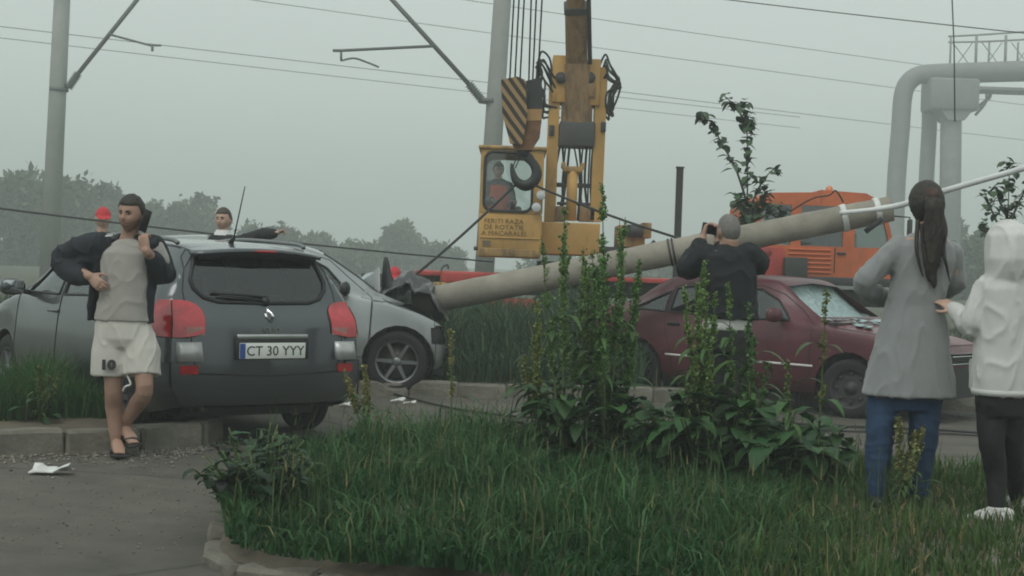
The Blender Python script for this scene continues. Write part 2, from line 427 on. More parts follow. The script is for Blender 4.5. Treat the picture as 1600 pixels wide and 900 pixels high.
# ================================================================= cars
def pchip(t, Y, tq):
    Y = np.asarray(Y, float); h = np.diff(t); sh = (-1,) + (1,) * (Y.ndim - 1)
    d = np.diff(Y, axis=0) / h.reshape(sh); m = np.zeros_like(Y); m[0] = d[0]; m[-1] = d[-1]
    for i in range(1, len(t) - 1):
        w1 = 2 * h[i] + h[i - 1]; w2 = h[i] + 2 * h[i - 1]; ok = d[i - 1] * d[i] > 0
        den = np.where(ok, w1 / np.where(d[i - 1] == 0, 1, d[i - 1]) + w2 / np.where(d[i] == 0, 1, d[i]), 1)
        m[i] = np.where(ok, (w1 + w2) / den, 0)
    k = np.clip(np.searchsorted(t, tq, side='right') - 1, 0, len(t) - 2)
    s = ((tq - t[k]) / h[k]).reshape(sh); H = h[k].reshape(sh)
    return ((1 + 2 * s) * (1 - s) ** 2) * Y[k] + s * (1 - s) ** 2 * H * m[k] + s * s * (3 - 2 * s) * Y[k + 1] + s * s * (s - 1) * H * m[k + 1]
def resample(G, n, axis):
    G = np.moveaxis(np.asarray(G, float), axis, 0)
    ch = np.linalg.norm(np.diff(G, axis=0), axis=-1).mean(axis=tuple(range(1, G.ndim - 1))); ch = np.maximum(ch, .02)
    t = np.concatenate([[0], np.cumsum(ch)]); tq = np.linspace(0, t[-1], n)
    return np.moveaxis(pchip(t, G, tq), 0, axis)
def sec(x, W, zb, belt, zr, rh, xs=None, z3=.72):
    ys = [W - .10, W - .025, W, W - .012, W - .05, rh + .035, rh - .04, rh * .5, 0]
    zs = [zb, zb + .10, .50, z3, belt, zr - .11, zr - .025, zr - .004, zr]
    if zr - .11 < belt + .05:                       # lower part of the windscreen
        zs[5] = belt + .05 * max(0, min(1, (zr - belt) / .16))
    xs = xs or [x] * 9
    return list(zip(xs, ys, zs))
def hsec(x, W, zb, fz, hz, xs=None):
    ys = [W - .10, W - .02, W, W - .008, W - .025, W - .09, W - .22, .30, 0]
    zm = min(.5, zb + (fz - zb) * .55); zn = min(.66, zb + (fz - zb) * .8)
    zs = [zb, zb + .10, zm, zn, fz - .015, fz + .012, hz - .012, hz, hz + .008]
    xs = xs or [x] * 9
    return list(zip(xs, ys, zs))

def end_patch(row, bulge, n=14):
    """row: 9 points of the last section; grid from side to centre line"""
    fr = [1, .8, .45, 0]; G = []
    for k in range(6):
        x, y, z = row[k]; G.append([(x + bulge[k] * (1 - f * f), y * f, z) for f in fr])
    p6, p7, p8 = [np.array(row[i]) for i in (6, 7, 8)]
    G.append([tuple(p6), tuple((p6 + p7) / 2), tuple(p7), tuple(p8)])
    return np.array(G, float)

def grid_faces(G):
    m, n = G.shape[:2]; V = G.reshape(-1, 3)
    Fs = [(i * n + j, i * n + j + 1, (i + 1) * n + j + 1, (i + 1) * n + j) for i in range(m - 1) for j in range(n - 1)]
    return [tuple(v) for v in V], Fs

def hull_bm(stations, rear_bulge, front_bulge, nu=84, nv=40):
    S = np.array(stations, float)                   # front -> rear
    side = resample(resample(S, nu, 0), nv, 1)
    rear = resample(resample(end_patch(stations[-1], rear_bulge), 34, 0), 26, 1)
    front = resample(resample(end_patch(stations[0], front_bulge), 30, 0), 22, 1)
    bm = bmesh.new()
    for G in (side, rear, front):
        V, Fs = grid_faces(G); bv = [bm.verts.new(v) for v in V]
        for f in Fs:
            try: bm.faces.new([bv[i] for i in f])
            except ValueError: pass
    bmesh.ops.remove_doubles(bm, verts=bm.verts, dist=.006)
    bmesh.ops.dissolve_degenerate(bm, dist=.001, edges=bm.edges)
    bmesh.ops.recalc_face_normals(bm, faces=bm.faces)
    c = sum((f.normal.y * f.calc_area() for f in bm.faces if f.calc_center_median().y > .5), 0)
    if c < 0: bmesh.ops.reverse_faces(bm, faces=bm.faces)
    bm.normal_update()
    return bm

VIEW = {'side': (0, 2), 'rear': (1, 2), 'front': (1, 2), 'top': (0, 1)}
def facing(f, view):
    n = f.normal
    if view == 'side': return n.y > .30
    if view == 'rear': return n.x < -.22
    if view == 'front': return n.x > .22
    return n.z > .35
def knife(bm, cuts):
    """cuts: list of (group, view, polygon, test). Returns dict face -> group"""
    lay = bm.faces.layers.int.new('grp'); names = ['body']
    for grp, view, poly, test in cuts:
        a, b = VIEW[view]; xs = [p[0] for p in poly]; ys = [p[1] for p in poly]
        x0, x1, y0, y1 = min(xs) - .01, max(xs) + .01, min(ys) - .01, max(ys) + .01
        def local():
            out = []
            for f in bm.faces:
                c = [v.co for v in f.verts]
                if max(p[a] for p in c) < x0 or min(p[a] for p in c) > x1 or max(p[b] for p in c) < y0 or min(p[b] for p in c) > y1: continue
                if facing(f, view) and (test is None or test(f.calc_center_median())): out.append(f)
            return out
        L = local(); n = len(poly)
        for i in range(n):
            p, q = poly[i], poly[(i + 1) % n]
            d = (q[0] - p[0], q[1] - p[1]); no = [0, 0, 0]; no[a] = -d[1]; no[b] = d[0]; co = [0, 0, 0]; co[a] = p[0]; co[b] = p[1]
            if abs(d[0]) + abs(d[1]) < 1e-6: continue
            geom = set(L)
            for f in L:
                geom.update(f.verts); geom.update(f.edges)
            r = bmesh.ops.bisect_plane(bm, geom=list(geom), dist=1e-4, plane_co=co, plane_no=no)
            L = [e for e in r['geom'] if isinstance(e, bmesh.types.BMFace)]
        if grp not in names: names.append(grp)
        gi = names.index(grp)
        for f in L:
            if f.is_valid:
                c = f.calc_center_median()
                if f[lay] == 0 and inpoly(c[a], c[b], poly): f[lay] = gi
    return lay, names
def split_groups(bm, lay, names):
    out = {}
    for gi, nm in enumerate(names):
        fs = [f for f in bm.faces if f[lay] == gi]
        if fs: out[nm] = ([tuple(v.co) for f in fs for v in f.verts], None, fs)
    return out
def faces_mesh(fs, mirror, offset=0.0, only=None, weld=True, thick=0.0):
    """mesh from bmesh faces of the half car. mirror: 'both' (one mesh over both sides), 'L', 'R'"""
    idx = {}; V = []; Fc = []
    for f in fs:
        loop = []
        for v in f.verts:
            if v not in idx:
                idx[v] = len(V); V.append(v)
            loop.append(idx[v])
        Fc.append(loop)
    nrm = [Vector((0, 0, 0)) for _ in V]
    for f in fs:
        for v in f.verts: nrm[idx[v]] += f.normal * f.calc_area()
    P = []
    for v, n in zip(V, nrm):
        if n.length > 0: n.normalize()
        n2 = n.copy()
        if abs(v.co.y) < .004: n2.y = 0
        p = v.co + n2 * offset
        if abs(v.co.y) < .004: p.y = 0
        P.append(p)
    mb = MB()
    if mirror in ('both', 'L'): mb.add(P, Fc, True)
    if mirror in ('both', 'R'): mb.add([(p.x, -p.y, p.z) for p in P], [tuple(reversed(f)) for f in Fc], True)
    me = mb.mesh('p', fix=False)
    bm = bmesh.new(); bm.from_mesh(me); bmesh.ops.remove_doubles(bm, verts=bm.verts, dist=.0015); bm.to_mesh(me); bm.free()
    me.polygons.foreach_set('use_smooth', [True] * len(me.polygons))
    return me
def boundary_loops(fs):
    cnt = {}
    S = set(fs)
    for f in fs:
        for e in f.edges:
            cnt[e] = cnt.get(e, 0) + 1
    es = [e for e, c in cnt.items() if c == 1 and not all(abs(v.co.y) < .004 for v in e.verts)]
    adj = {}
    for e in es:
        a, b = e.verts; adj.setdefault(a, []).append(b); adj.setdefault(b, []).append(a)
    loops = []; seen = set()
    ends = [v for v in adj if len(adj[v]) == 1]
    for st in ends + list(adj):
        if st in seen: continue
        path = [st]; seen.add(st); cur = st
        while True:
            nx_ = [v for v in adj[cur] if v not in seen]
            if not nx_: break
            cur = nx_[0]; seen.add(cur); path.append(cur)
        closed = len(path) > 2 and path[0] in adj[path[-1]]
        if len(path) > 2:
            pts = [v.co.copy() for v in path]
            out = [pts[0]]
            for p in pts[1:]:
                if (p - out[-1]).length > .012: out.append(p)
            if closed: out.append(out[0])
            loops.append(out)
    return loops
def seam_mb(fs, r, sides=('L', 'R'), out=.0):
    mb = MB()
    for lp in boundary_loops(fs):
        if len(lp) < 3: continue
        if 'L' in sides: mb.tube(lp, r, n=6, cap=False)
        if 'R' in sides: mb.tube([(p.x, -p.y, p.z) for p in lp], r, n=6, cap=False)
    return mb

RUBBER = M_('tyre_rubber', (.012, .012, .012), .85, scale=30, bump=.3)
BLACKP = M_('black_plastic', (.012, .013, .013), .45, scale=20)
SEAL = M_('window_seal', (.008, .008, .008), .5)
INTER = M_('car_interior', (.020, .021, .022), .8, scale=10)
CHROME = M_('chrome', (.75, .76, .76), .18, metal=1.0, var=.03)
ALLOY = M_('alloy_wheel', (.22, .23, .23), .42, metal=.8, var=.1)
STEEL_BLACK = M_('steel_wheel', (.035, .035, .035), .6)
RED_LENS = M_('red_lens', (.30, .008, .012), .15, coat=1.0, scale=9, color2=(.55, .02, .03), detail=2)
CLEAR_LENS = M_('clear_lens', (.55, .56, .55), .15, coat=1.0, var=.1, scale=30)
ORANGE_LENS = M_('orange_lens', (.6, .16, .02), .2, coat=1.0)

def wheel(parent, x, y, Rr=.30, w=.19, style='alloy', rimr=.2, turn=0.0, z=None, tilt=0.0):
    s = 1 if y > 0 else -1
    prof = [(rimr, -w * .42), (Rr - .05, -w * .5), (Rr - .012, -w * .42), (Rr, -w * .3)]
    for k in range(-1, 2):                                  # tread grooves
        prof += [(Rr, k * w * .2 - .012), (Rr - .007, k * w * .2 - .008), (Rr - .007, k * w * .2 + .008), (Rr, k * w * .2 + .012)]
    prof += [(Rr, w * .3), (Rr - .012, w * .42), (Rr - .05, w * .5), (rimr, w * .42)]
    rot = Matrix.Rotation(turn, 4, 'Z') @ Matrix.Rotation(-s * math.pi / 2 + tilt, 4, 'X')
    t = MB().lathe(prof, 40, rot).build('wheel', RUBBER, parent, loc=(x, y, Rr if z is None else z))
    rm = MB(); o = w * .36
    rm.lathe([(rimr + .004, o + .012), (rimr - .012, o + .008), (rimr - .022, o - .05), (rimr - .03, -o), (rimr + .004, -o)], 36, rot)
    if style == 'alloy':
        n = 6
        for k in range(n):
            a = 2 * math.pi * k / n; c, s_ = math.cos(a), math.sin(a); px_, py_ = -s_, c
            r0, r1 = .03, rimr - .015
            def q(r, wd, h): return [(c * r - px_ * wd, s_ * r - py_ * wd, h), (c * r + px_ * wd, s_ * r + py_ * wd, h)]
            A = q(r0, .020, o - .005) + q(r1, .014, o + .002) + q(r0, .026, o - .045) + q(r1, .020, o - .045)
            rm.add(A, [(0, 1, 3, 2), (4, 6, 7, 5), (0, 2, 6, 4), (1, 5, 7, 3), (2, 3, 7, 6)], False, rot)
        rm.lathe([(0, o + .006), (.03, o + .006), (.045, o - .004), (.05, o - .05), (0, o - .05)], 20, rot)
        mat = ALLOY
        br = MB().lathe([(0, 0), (rimr - .04, 0), (rimr - .04, -.02), (0, -.02)], 28, rot)
        br.build('brake_disc', M_('brake_disc', (.10, .095, .09), .5, metal=.7), t)
    else:
        rm.lathe([(rimr - .02, o - .03), (rimr - .05, o - .045), (rimr * .55, o - .012), (rimr * .42, o - .03), (.055, o - .02), (.045, o + .01), (0, o + .012)], 36, rot)
        for k in range(8):
            a = 2 * math.pi * k / 8
            rm.lathe([(0, o - .005), (.017, o - .008), (.02, o - .03)], 8, rot @ Matrix.Translation((math.cos(a) * rimr * .72, math.sin(a) * rimr * .72, -.004)))
        mat = STEEL_BLACK
    rm.build('rim', mat, t)
    return t

def car_mirror(parent, x, y, z, paint, s):
    mb = MB(); M = Matrix.Translation((x, y, z))
    mb.loft([[(dx * k * .5 + ox, s * yy, zz * k * 1.0) for dx, zz in [(math.cos(a) * .10, math.sin(a) * .075 + .0) for a in [2 * math.pi * i / 14 for i in range(14)]]] for (k, yy, ox) in ((.5, .02, .0), (.9, .06, 0), (1, .13, -.005), (.92, .19, -.015), (.6, .225, -.02))], M=M)
    o = mb.build('mirror', paint, parent)
    MB().box((x - .052, y + s * .12, z), (.006, .15, .11), bev=.002).build('mirror_glass', M_('mirror_glass', (.5, .52, .52), .05, metal=1.0), o)
    MB().tube([(x + .01, y - s * .04, z - .05), (x, y + s * .06, z - .03)], .022, n=8).build('mirror_arm', BLACKP, o)
    return o

def interior(parent, spec):
    fl = MB(); x0, x1 = spec['cabin']; W = spec['W'] - .14
    fl.box(((x0 + x1) / 2, 0, .30), (x1 - x0 + .9, 2 * W, .06)); fl.build('floor_pan', INTER, parent)
    d = MB(); d.prism([(x1 - .35, .62), (x1 - .40, .84), (x1 - .18, .90), (x1 + .10, .90), (x1 + .1, .45), (x1 - .25, .45)], -W, W); d.build('dashboard', INTER, parent)
    for s in (-1, 1):
        st = MB(); xs = spec['seat']
        st.prism([(xs - .05, .42), (xs + .48, .46), (xs + .50, .54), (xs, .56)], s * .36 - .23, s * .36 + .23)
        st.loft([[(xs - .03 - t * .22 + c * .07, s * .36 + wd * sn, .52 + t * .62) for c, sn in [(math.cos(a), math.sin(a)) for a in [2 * math.pi * i / 12 for i in range(12)]]] for t, wd in ((0, .24), (.4, .24), (.8, .23), (.95, .18), (1, .12))])
        st.box((xs - .28, s * .36, 1.24), (.09, .24, .17), bev=.035); st.build('seat', INTER, parent)
    rb = MB(); xr = spec['bench']
    rb.prism([(xr, .45), (xr + .45, .48), (xr + .45, .56), (xr + .02, .58)], -W + .05, W - .05)
    rb.prism([(xr, .5), (xr + .1, .52), (xr - .08, 1.05), (xr - .18, 1.04)], -W + .08, W - .08)
    for y in (-.4, 0, .4): rb.box((xr - .16, y, 1.14), (.08, .22, .14), bev=.03)
    rb.build('rear_bench', INTER, parent)
    sw = MB(); Ms = Matrix.Translation((x1 - .48, .36, .86)) @ Matrix.Rotation(R(65), 4, 'Y')
    sw.tube([(math.cos(a) * .18, math.sin(a) * .18, 0) for a in [2 * math.pi * i / 24 for i in range(25)]], .014, n=8, M=Ms)
    sw.tube([(-.16, 0, 0), (.16, 0, 0)], .016, M=Ms); sw.build('steering_wheel', INTER, parent)

def circ(cx_, cz_, r, n=22, a0=0, a1=360): return [(cx_ + r * math.cos(R(a0 + (a1 - a0) * i / n)), cz_ + r * math.sin(R(a0 + (a1 - a0) * i / n))) for i in range(n)]

def build_car(name, spec, loc, rz, paint, GL, pitch=0.0):
    root = empty(name, loc, rz)
    if pitch: root.rotation_euler = (pitch if isinstance(pitch, float) else pitch[0], 0 if isinstance(pitch, float) else pitch[1], rz)
    bm = hull_bm(spec['stations'], spec['rear_bulge'], spec['front_bulge'])
    bvh = BVHTree.FromBMesh(bm)
    cuts = []
    for ax in spec['axles']:
        cuts.append(('ARCH', 'side', circ(ax, spec['wheelR'] + .005, spec['archR']), lambda c: c.y > .45))
    for c in spec['cuts']: cuts.append(c)
    lay, names = knife(bm, cuts); bm.normal_update()
    G = {nm: [f for f in bm.faces if f[lay] == gi] for gi, nm in enumerate(names)}
    parts = {}
    for nm, fs in G.items():
        if not fs or nm == 'ARCH' or nm.startswith('HOLE'): continue
        cfg = spec['parts'].get(nm, {}); mat = cfg.get('mat', paint); off = cfg.get('off', 0.0)
        pname = cfg.get('name', nm)
        if cfg.get('sym', 'both') == 'both':
            o = obj(pname, faces_mesh(fs, 'both', off), mat, root); parts[nm] = [o]
            if cfg.get('seam'): seam_mb(fs, cfg['seam']).build(cfg.get('seam_name', 'seal'), cfg.get('seam_mat', SEAL), o)
        else:
            parts[nm] = []
            for sd in 'LR':
                o = obj(pname, faces_mesh(fs, sd, off), mat, root); parts[nm].append(o)
                if cfg.get('seam'): seam_mb(fs, cfg['seam'], (sd,)).build(cfg.get('seam_name', 'seal'), cfg.get('seam_mat', SEAL), o)
    # inner wheel arches and underside
    for ax in spec['axles']:
        for s in (-1, 1):
            ml = MB(); r = spec['archR'] + .012; yo = spec['W'] - .075 + spec.get('arch_out', 0); 
            rings = []
            for yy in (yo + .045, yo - .32):
                rings.append([(ax + r * math.cos(R(a)), s * yy, spec['wheelR'] + .005 + r * math.sin(R(a))) for a in range(-25, 206, 11)])
            ml.loft(rings, closed=False); ml.build('wheel_arch', BLACKP, root)
    x0, x1 = spec['axles'][1] - .5, spec['axles'][0] + .5
    MB().box(((x0 + x1) / 2, 0, .22), (x1 - x0, 2 * spec['W'] - .6, .06)).build('underside', BLACKP, root)
    interior(root, spec)
    bm.free()
    def hit(o, d):
        h = bvh.ray_cast(Vector(o), Vector(d)); return h[0], h[1]
    return root, parts, hit
# ----------------------------------------------------------------- grey estate car, seen from its rear left
GREY = M_('grey_car_paint', (.070, .080, .086), .30, metal=.6, var=.08, scale=2.0, coat=1.0)
TINT = glass('tinted_glass', (.16, .19, .19), .05); CLEAR = glass('car_glass', (.42, .47, .46), .06)
W = .83
est = dict(W=W, wheelR=.30, archR=.345, axles=(1.295, -1.28), cabin=(-1.0, 1.15), seat=.05, bench=-.95,
    rear_bulge=[-.05, -.07, -.07, -.06, -.05, -.05, -.02], front_bulge=[.06] * 7,
    stations=[hsec(2.1, .62, .22, .58, .62), hsec(1.95, .73, .20, .71, .75), hsec(1.6, .81, .19, .85, .90), hsec(1.25, .825, .19, .925, .985),
        sec(.85, .828, .19, .95, 1.235, .60), sec(.40, W, .19, .96, 1.425, .565), sec(0, W, .19, .975, 1.465, .56), sec(-.6, W, .19, .99, 1.475, .555),
        sec(-1.2, W, .19, 1.01, 1.462, .545), sec(-1.55, .825, .22, 1.02, 1.445, .535),
        sec(0, .80, .28, 1.03, 1.425, .52, [-1.93, -1.95, -1.95, -1.93, -1.83, -1.73, -1.70, -1.70, -1.70], .84),
        sec(0, .735, .31, 1.03, 1.41, .49, [-2.03, -2.06, -2.06, -2.04, -1.93, -1.82, -1.79, -1.79, -1.79], .86)])
est['cuts'] = [
    ('front_window', 'side', [(.86, .99), (.06, .995), (.06, 1.355), (.33, 1.345), (.60, 1.22)], None),
    ('rear_window', 'side', [(-.03, .995), (-.86, 1.02), (-.93, 1.05), (-.95, 1.365), (-.03, 1.37)], None),
    ('quarter_window', 'side', [(-1.03, 1.04), (-1.5, 1.075), (-1.63, 1.13), (-1.66, 1.20), (-1.55, 1.335), (-1.03, 1.36)], lambda c: c.y > .4),
    ('windscreen', 'front', [(0, 1.03), (.60, 1.03), (.50, 1.37), (.40, 1.395), (0, 1.41)], lambda c: c.x > .3),
    ('tailgate_window', 'rear', [(0, 1.015), (.36, 1.02), (.46, 1.05), (.52, 1.11), (.535, 1.17), (.475, 1.345), (0, 1.362)], None),
    ('tail_light', 'rear', [(.50, .815), (.495, .92), (.505, .965), (.53, .995), (.57, 1.015), (.63, 1.025), (.95, 1.025), (.95, .785), (.66, .775), (.58, .785), (.53, .80)], lambda c: c.y > .45),
    ('tail_light', 'side', [(-2.2, .785), (-2.2, 1.025)] + [(-1.97 + .19 * math.sin(R(a)), .905 + .12 * math.cos(R(a))) for a in range(0, 181, 18)], lambda c: c.x < -1.75),
    ('front_door', 'side', [(1.02, .33), (1.02, .97), (.62, 1.30), (.33, 1.385), (.0, 1.40), (.0, .33)], None),
    ('rear_door', 'side', [(-.008, .33), (-.008, 1.40), (-.98, 1.40), (-.98, .72), (-.86, .52), (-.80, .33)], None),
    ('rear_bumper', 'rear', [(0, .10), (0, .50), (.60, .52), (.62, .60), (.95, .60), (.95, .10)], None),
    ('rear_bumper', 'side', [(-2.2, .10), (-2.2, .60), (-1.80, .60), (-1.66, .50), (-1.64, .10)], lambda c: c.x < -1.6),
    ('tailgate', 'rear', [(0, .507), (.56, .53), (.595, .76), (.60, 1.1), (.53, 1.385), (0, 1.405)], None),
]
gw = dict(mat=CLEAR, off=-.006, seam=.012, sym='LR'); tw = dict(mat=TINT, off=-.006, seam=.013)
est['parts'] = dict(front_window=gw, rear_window=gw, quarter_window=dict(tw, sym='LR'), windscreen=dict(gw, sym='both'), tailgate_window=dict(tw, seam=.015),
    tail_light=dict(mat=RED_LENS, off=.014, sym='LR', seam=.006), front_door=dict(name='door', sym='LR', seam=.0045, seam_name='door_seam'), rear_door=dict(name='door', sym='LR', seam=.0045, seam_name='door_seam'),
    rear_bumper=dict(off=.018, seam=.005, seam_name='bumper_seam'), tailgate=dict(seam=.005, seam_name='tailgate_seam'))
est_root, ep, ehit = build_car('estate_car', est, (-2.97, 11.72, 0), R(127), GREY, CLEAR)
tag(est_root, 'dark grey estate car with roof rails and red tail lights, parked tail to camera', 'car')
def on_rear(y, z, hit=ehit):
    p, n = hit((-4, abs(y), z), (1, 0, 0)); return Vector((p.x, y, z)), Vector((n.x, n.y if y >= 0 else -n.y, n.z))
for ax in est['axles']:
    for s in (-1, 1): wheel(est_root, ax, s * .72, .30, .19, 'alloy', .19)
# roof spoiler with brake light
sp = MB(); rings = []
for i in range(17):
    t = i / 16 * 2 - 1; y = t * .50; k = t * t
    x0, x1 = -1.66, -1.985 + .09 * k; z = 1.438 - .035 * k
    rings.append([(x0, y, z), (x1 + .04, y, z - .028), (x1, y, z - .044), (x1 + .015, y, z - .066), (x1 + .14, y, z - .058), (x0, y, z - .03)])
sp.loft(rings); spo = sp.build('roof_spoiler', GREY, est_root)
MB().loft([[(-1.979 + .09 * (t * .34 / .5) ** 2 - d, t * .17, 1.389 - .004 * t * t + h) for d, h in ((0, .010), (.009, .008), (.009, -.009), (0, -.011))] for t in [k / 6 - 1 for k in range(13)]]).build('brake_light', RED_LENS, spo)
MB().loft([[(x, y * .92, z - .004 - (.0 if j else .0)) for j, (x, y, z) in enumerate(((-1.97 + .09 * (y_ / .5) ** 2, y_, 1.378 - .035 * (y_ / .5) ** 2), (-1.86, y_, 1.342 - .02 * (y_ / .5) ** 2), (-1.80, y_, 1.386 - .03 * (y_ / .5) ** 2)))] for y_ in [i / 8 * .5 for i in range(-8, 9)]]).build('spoiler_underside', BLACKP, spo)
for s in (-1, 1):
    MB().tube(bez([(.30, s * .535, 1.41), (.22, s * .535, 1.435), (-.4, s * .53, 1.482), (-1.1, s * .52, 1.47), (-1.5, s * .515, 1.452), (-1.60, s * .51, 1.43)], 5), .017, n=8).build('roof_rail', M_('rail_grey', (.20, .21, .21), .35, metal=.6), est_root)
    car_mirror(est_root, .80, s * .80, 1.03, GREY, s)
    for xx in (.12, -.86):
        p, n = ehit((xx, 3, .86), (0, -1, 0))
        h = MB(); yy = p.y + .022
        h.tube(bez([(xx - .10, s * (yy - .018), .86), (xx - .07, s * yy, .862), (xx + .07, s * yy, .862), (xx + .10, s * (yy - .018), .86)], 4), .013, n=8); h.build('door_handle', GREY, est_root)
    # sloped bumper corner below the lamp, its sky reflection painted pale; reflector, reversing lamp
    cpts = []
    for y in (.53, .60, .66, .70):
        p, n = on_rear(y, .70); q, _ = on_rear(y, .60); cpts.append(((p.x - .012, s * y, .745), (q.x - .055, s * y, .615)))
    mb = MB(); mb.add([a for pr in cpts for a in (pr[0], pr[1])] + [(a[0] + .06, a[1], a[2]) for pr in cpts for a in pr], [(2 * i, 2 * i + 1, 2 * i + 3, 2 * i + 2) for i in range(3)] + [(8 + 2 * i, 2 * i, 2 * i + 2, 10 + 2 * i) for i in range(3)] + [(2 * i + 1, 9 + 2 * i, 11 + 2 * i, 2 * i + 3) for i in range(3)] + [(0, 8, 9, 1), (6, 7, 15, 14)], True); mb.build('bumper_corner', M_('painted_sky_sheen', (.42, .43, .42), .35, metal=.3, coat=.5), est_root)
    p, n = on_rear(.60, .555); q, _ = on_rear(.67, .555)
    MB().add([(p.x - .026, s * .555, .525), (p.x - .026, s * .555, .585), (q.x - .026, s * .68, .585), (q.x - .026, s * .68, .525), (p.x + .03, s * .555, .525), (p.x + .03, s * .555, .585), (q.x + .03, s * .68, .585), (q.x + .03, s * .68, .525)], [(0, 1, 2, 3), (0, 4, 5, 1), (3, 2, 6, 7), (1, 5, 6, 2), (0, 3, 7, 4)]).build('reflector', RED_LENS, est_root)
    p, n = on_rear(.56, .83); q, _ = on_rear(.63, .83)
    MB().add([(p.x - .02, s * .505, .795), (p.x - .02, s * .505, .85), (q.x - .019, s * .64, .85), (q.x - .019, s * .625, .785), (p.x + .03, s * .505, .795), (p.x + .03, s * .505, .85), (q.x + .03, s * .64, .85), (q.x + .03, s * .625, .785)], [(0, 1, 2, 3), (0, 4, 5, 1), (3, 2, 6, 7), (1, 5, 6, 2), (0, 3, 7, 4)]).build('reversing_lamp', M_('pink_lens', (.45, .22, .20), .2, coat=1.0, scale=40, var=.3), est_root)
# handle strip, plate, emblem, wiper, aerial
px0 = on_rear(0, .70)[0].x
MB().box((on_rear(0, .775)[0].x - .012, 0, .785), (.03, .56, .035), bev=.010).build('tailgate_handle', M_('satin_chrome', (.45, .46, .45), .3, metal=.8), est_root)
MB().box((px0 - .004, 0, .695), (.012, .58, .145), bev=.004).build('plate_recess', BLACKP, est_root)
pl = MB().box((px0 - .013, 0, .685), (.008, .52, .112), bev=.003).build('number_plate', M_('plate_white', (.72, .74, .70), .4, var=.03), est_root)
MB().box((px0 - .0185, .238, .685), (.003, .042, .106)).build('plate_band', M_('plate_blue', (.03, .08, .30), .4), pl)
tx = obj('plate_lettering', text_mesh('CT 30 YYY', .098, .0008), BLACKP, pl)
tx.matrix_local = Matrix.Translation((px0 - .0185, -.02, .652)) @ Matrix(((0, 0, -1, 0), (-1, 0, 0, 0), (0, 1, 0, 0), (0, 0, 0, 1)))
ep_, en_ = on_rear(0, .935); em = MB()
oo = [(0, .055), (.037, .012), (.037, -.012), (0, -.055), (-.037, -.012), (-.037, .012)]; ii = [(a * .45, b * .52) for a, b in oo]
ex_ = lambda b: on_rear(0, .935 + b)[0].x
V = [(ex_(b) - .006, a, .935 + b) for a, b in oo] + [(ex_(b) - .020, a * .72, .935 + b * .76) for a, b in oo] + [(ex_(b) - .005, a, .935 + b) for a, b in ii]
em.add(V, [(i, (i + 1) % 6, 6 + (i + 1) % 6, 6 + i) for i in range(6)] + [(6 + i, 6 + (i + 1) % 6, 12 + (i + 1) % 6, 12 + i) for i in range(6)]); em.build('diamond_emblem', CHROME, est_root)
bt = obj('model_badge', text_mesh('CLIO', .045, .003), CHROME, est_root)
bt.matrix_local = Matrix.Translation((on_rear(0, .83)[0].x - .006, 0, .818)) @ Matrix(((0, 0, -1, 0), (-1.35, 0, 0, 0), (0, 1, 0, 0), (0, 0, 0, 1)))
wp = MB(); a = on_rear(0, 1.03)[0]; wp.lathe([(0, .03), (.03, .025), (.035, 0)], 12, Matrix.Translation((a.x - .005, 0, 1.03)) @ Matrix.Rotation(-math.pi / 2, 4, 'Y'))
q = [on_rear(y, z)[0] + Vector((-.02, 0, 0)) for y, z in ((0, 1.03), (.15, 1.055), (.36, 1.07))]; wp.tube(q, [.014, .010, .006], n=6)
q = [on_rear(y, z)[0] + Vector((-.012, 0, 0)) for y, z in ((-.02, 1.06), (.2, 1.075), (.40, 1.085))]; wp.tube(q, .008, n=6); wp.build('rear_wiper', BLACKP, est_root)
an = MB(); an.tube([(-1.50, .05, 1.445), (-1.56, .05, 1.485)], [.022, .012], n=8); an.tube([(-1.55, .05, 1.475), (-1.72, .055, 1.86)], [.006, .004], n=6); an.build('aerial', BLACKP, est_root)
MB().tube([(-1.75, .45, .25), (-2.0, .45, .27)], .024, n=10).build('exhaust', M_('exhaust_steel', (.12, .11, .10), .5, metal=.8), est_root)

# ----------------------------------------------------------------- silver car with the torn bonnet
SILVER = M_('silver_car_paint', (.31, .33, .33), .30, metal=.5, var=.06, scale=2.0, coat=1.0)
sil = dict(W=.85, wheelR=.31, archR=.36, axles=(1.28, -1.27), cabin=(-1.0, 1.05), seat=.0, bench=-1.0,
    rear_bulge=[-.05] * 7, front_bulge=[.03] * 7,
    stations=[hsec(1.76, .66, .30, .58, .60), hsec(1.71, .77, .27, .68, .70), hsec(1.52, .825, .22, .78, .80), hsec(1.15, .845, .19, .89, .93),
        sec(.78, .85, .19, .92, 1.17, .62), sec(.32, .85, .19, .94, 1.385, .575), sec(-.1, .85, .19, .95, 1.43, .57), sec(-.7, .85, .19, .96, 1.425, .56),
        sec(-1.25, .845, .20, .97, 1.36, .55), sec(0, .80, .22, .98, 1.27, .54, [-1.85] * 4 + [-1.82, -1.68, -1.62, -1.62, -1.62]), sec(0, .72, .25, .98, 1.20, .50, [-2.0] * 4 + [-1.95, -1.80, -1.75, -1.75, -1.75])])
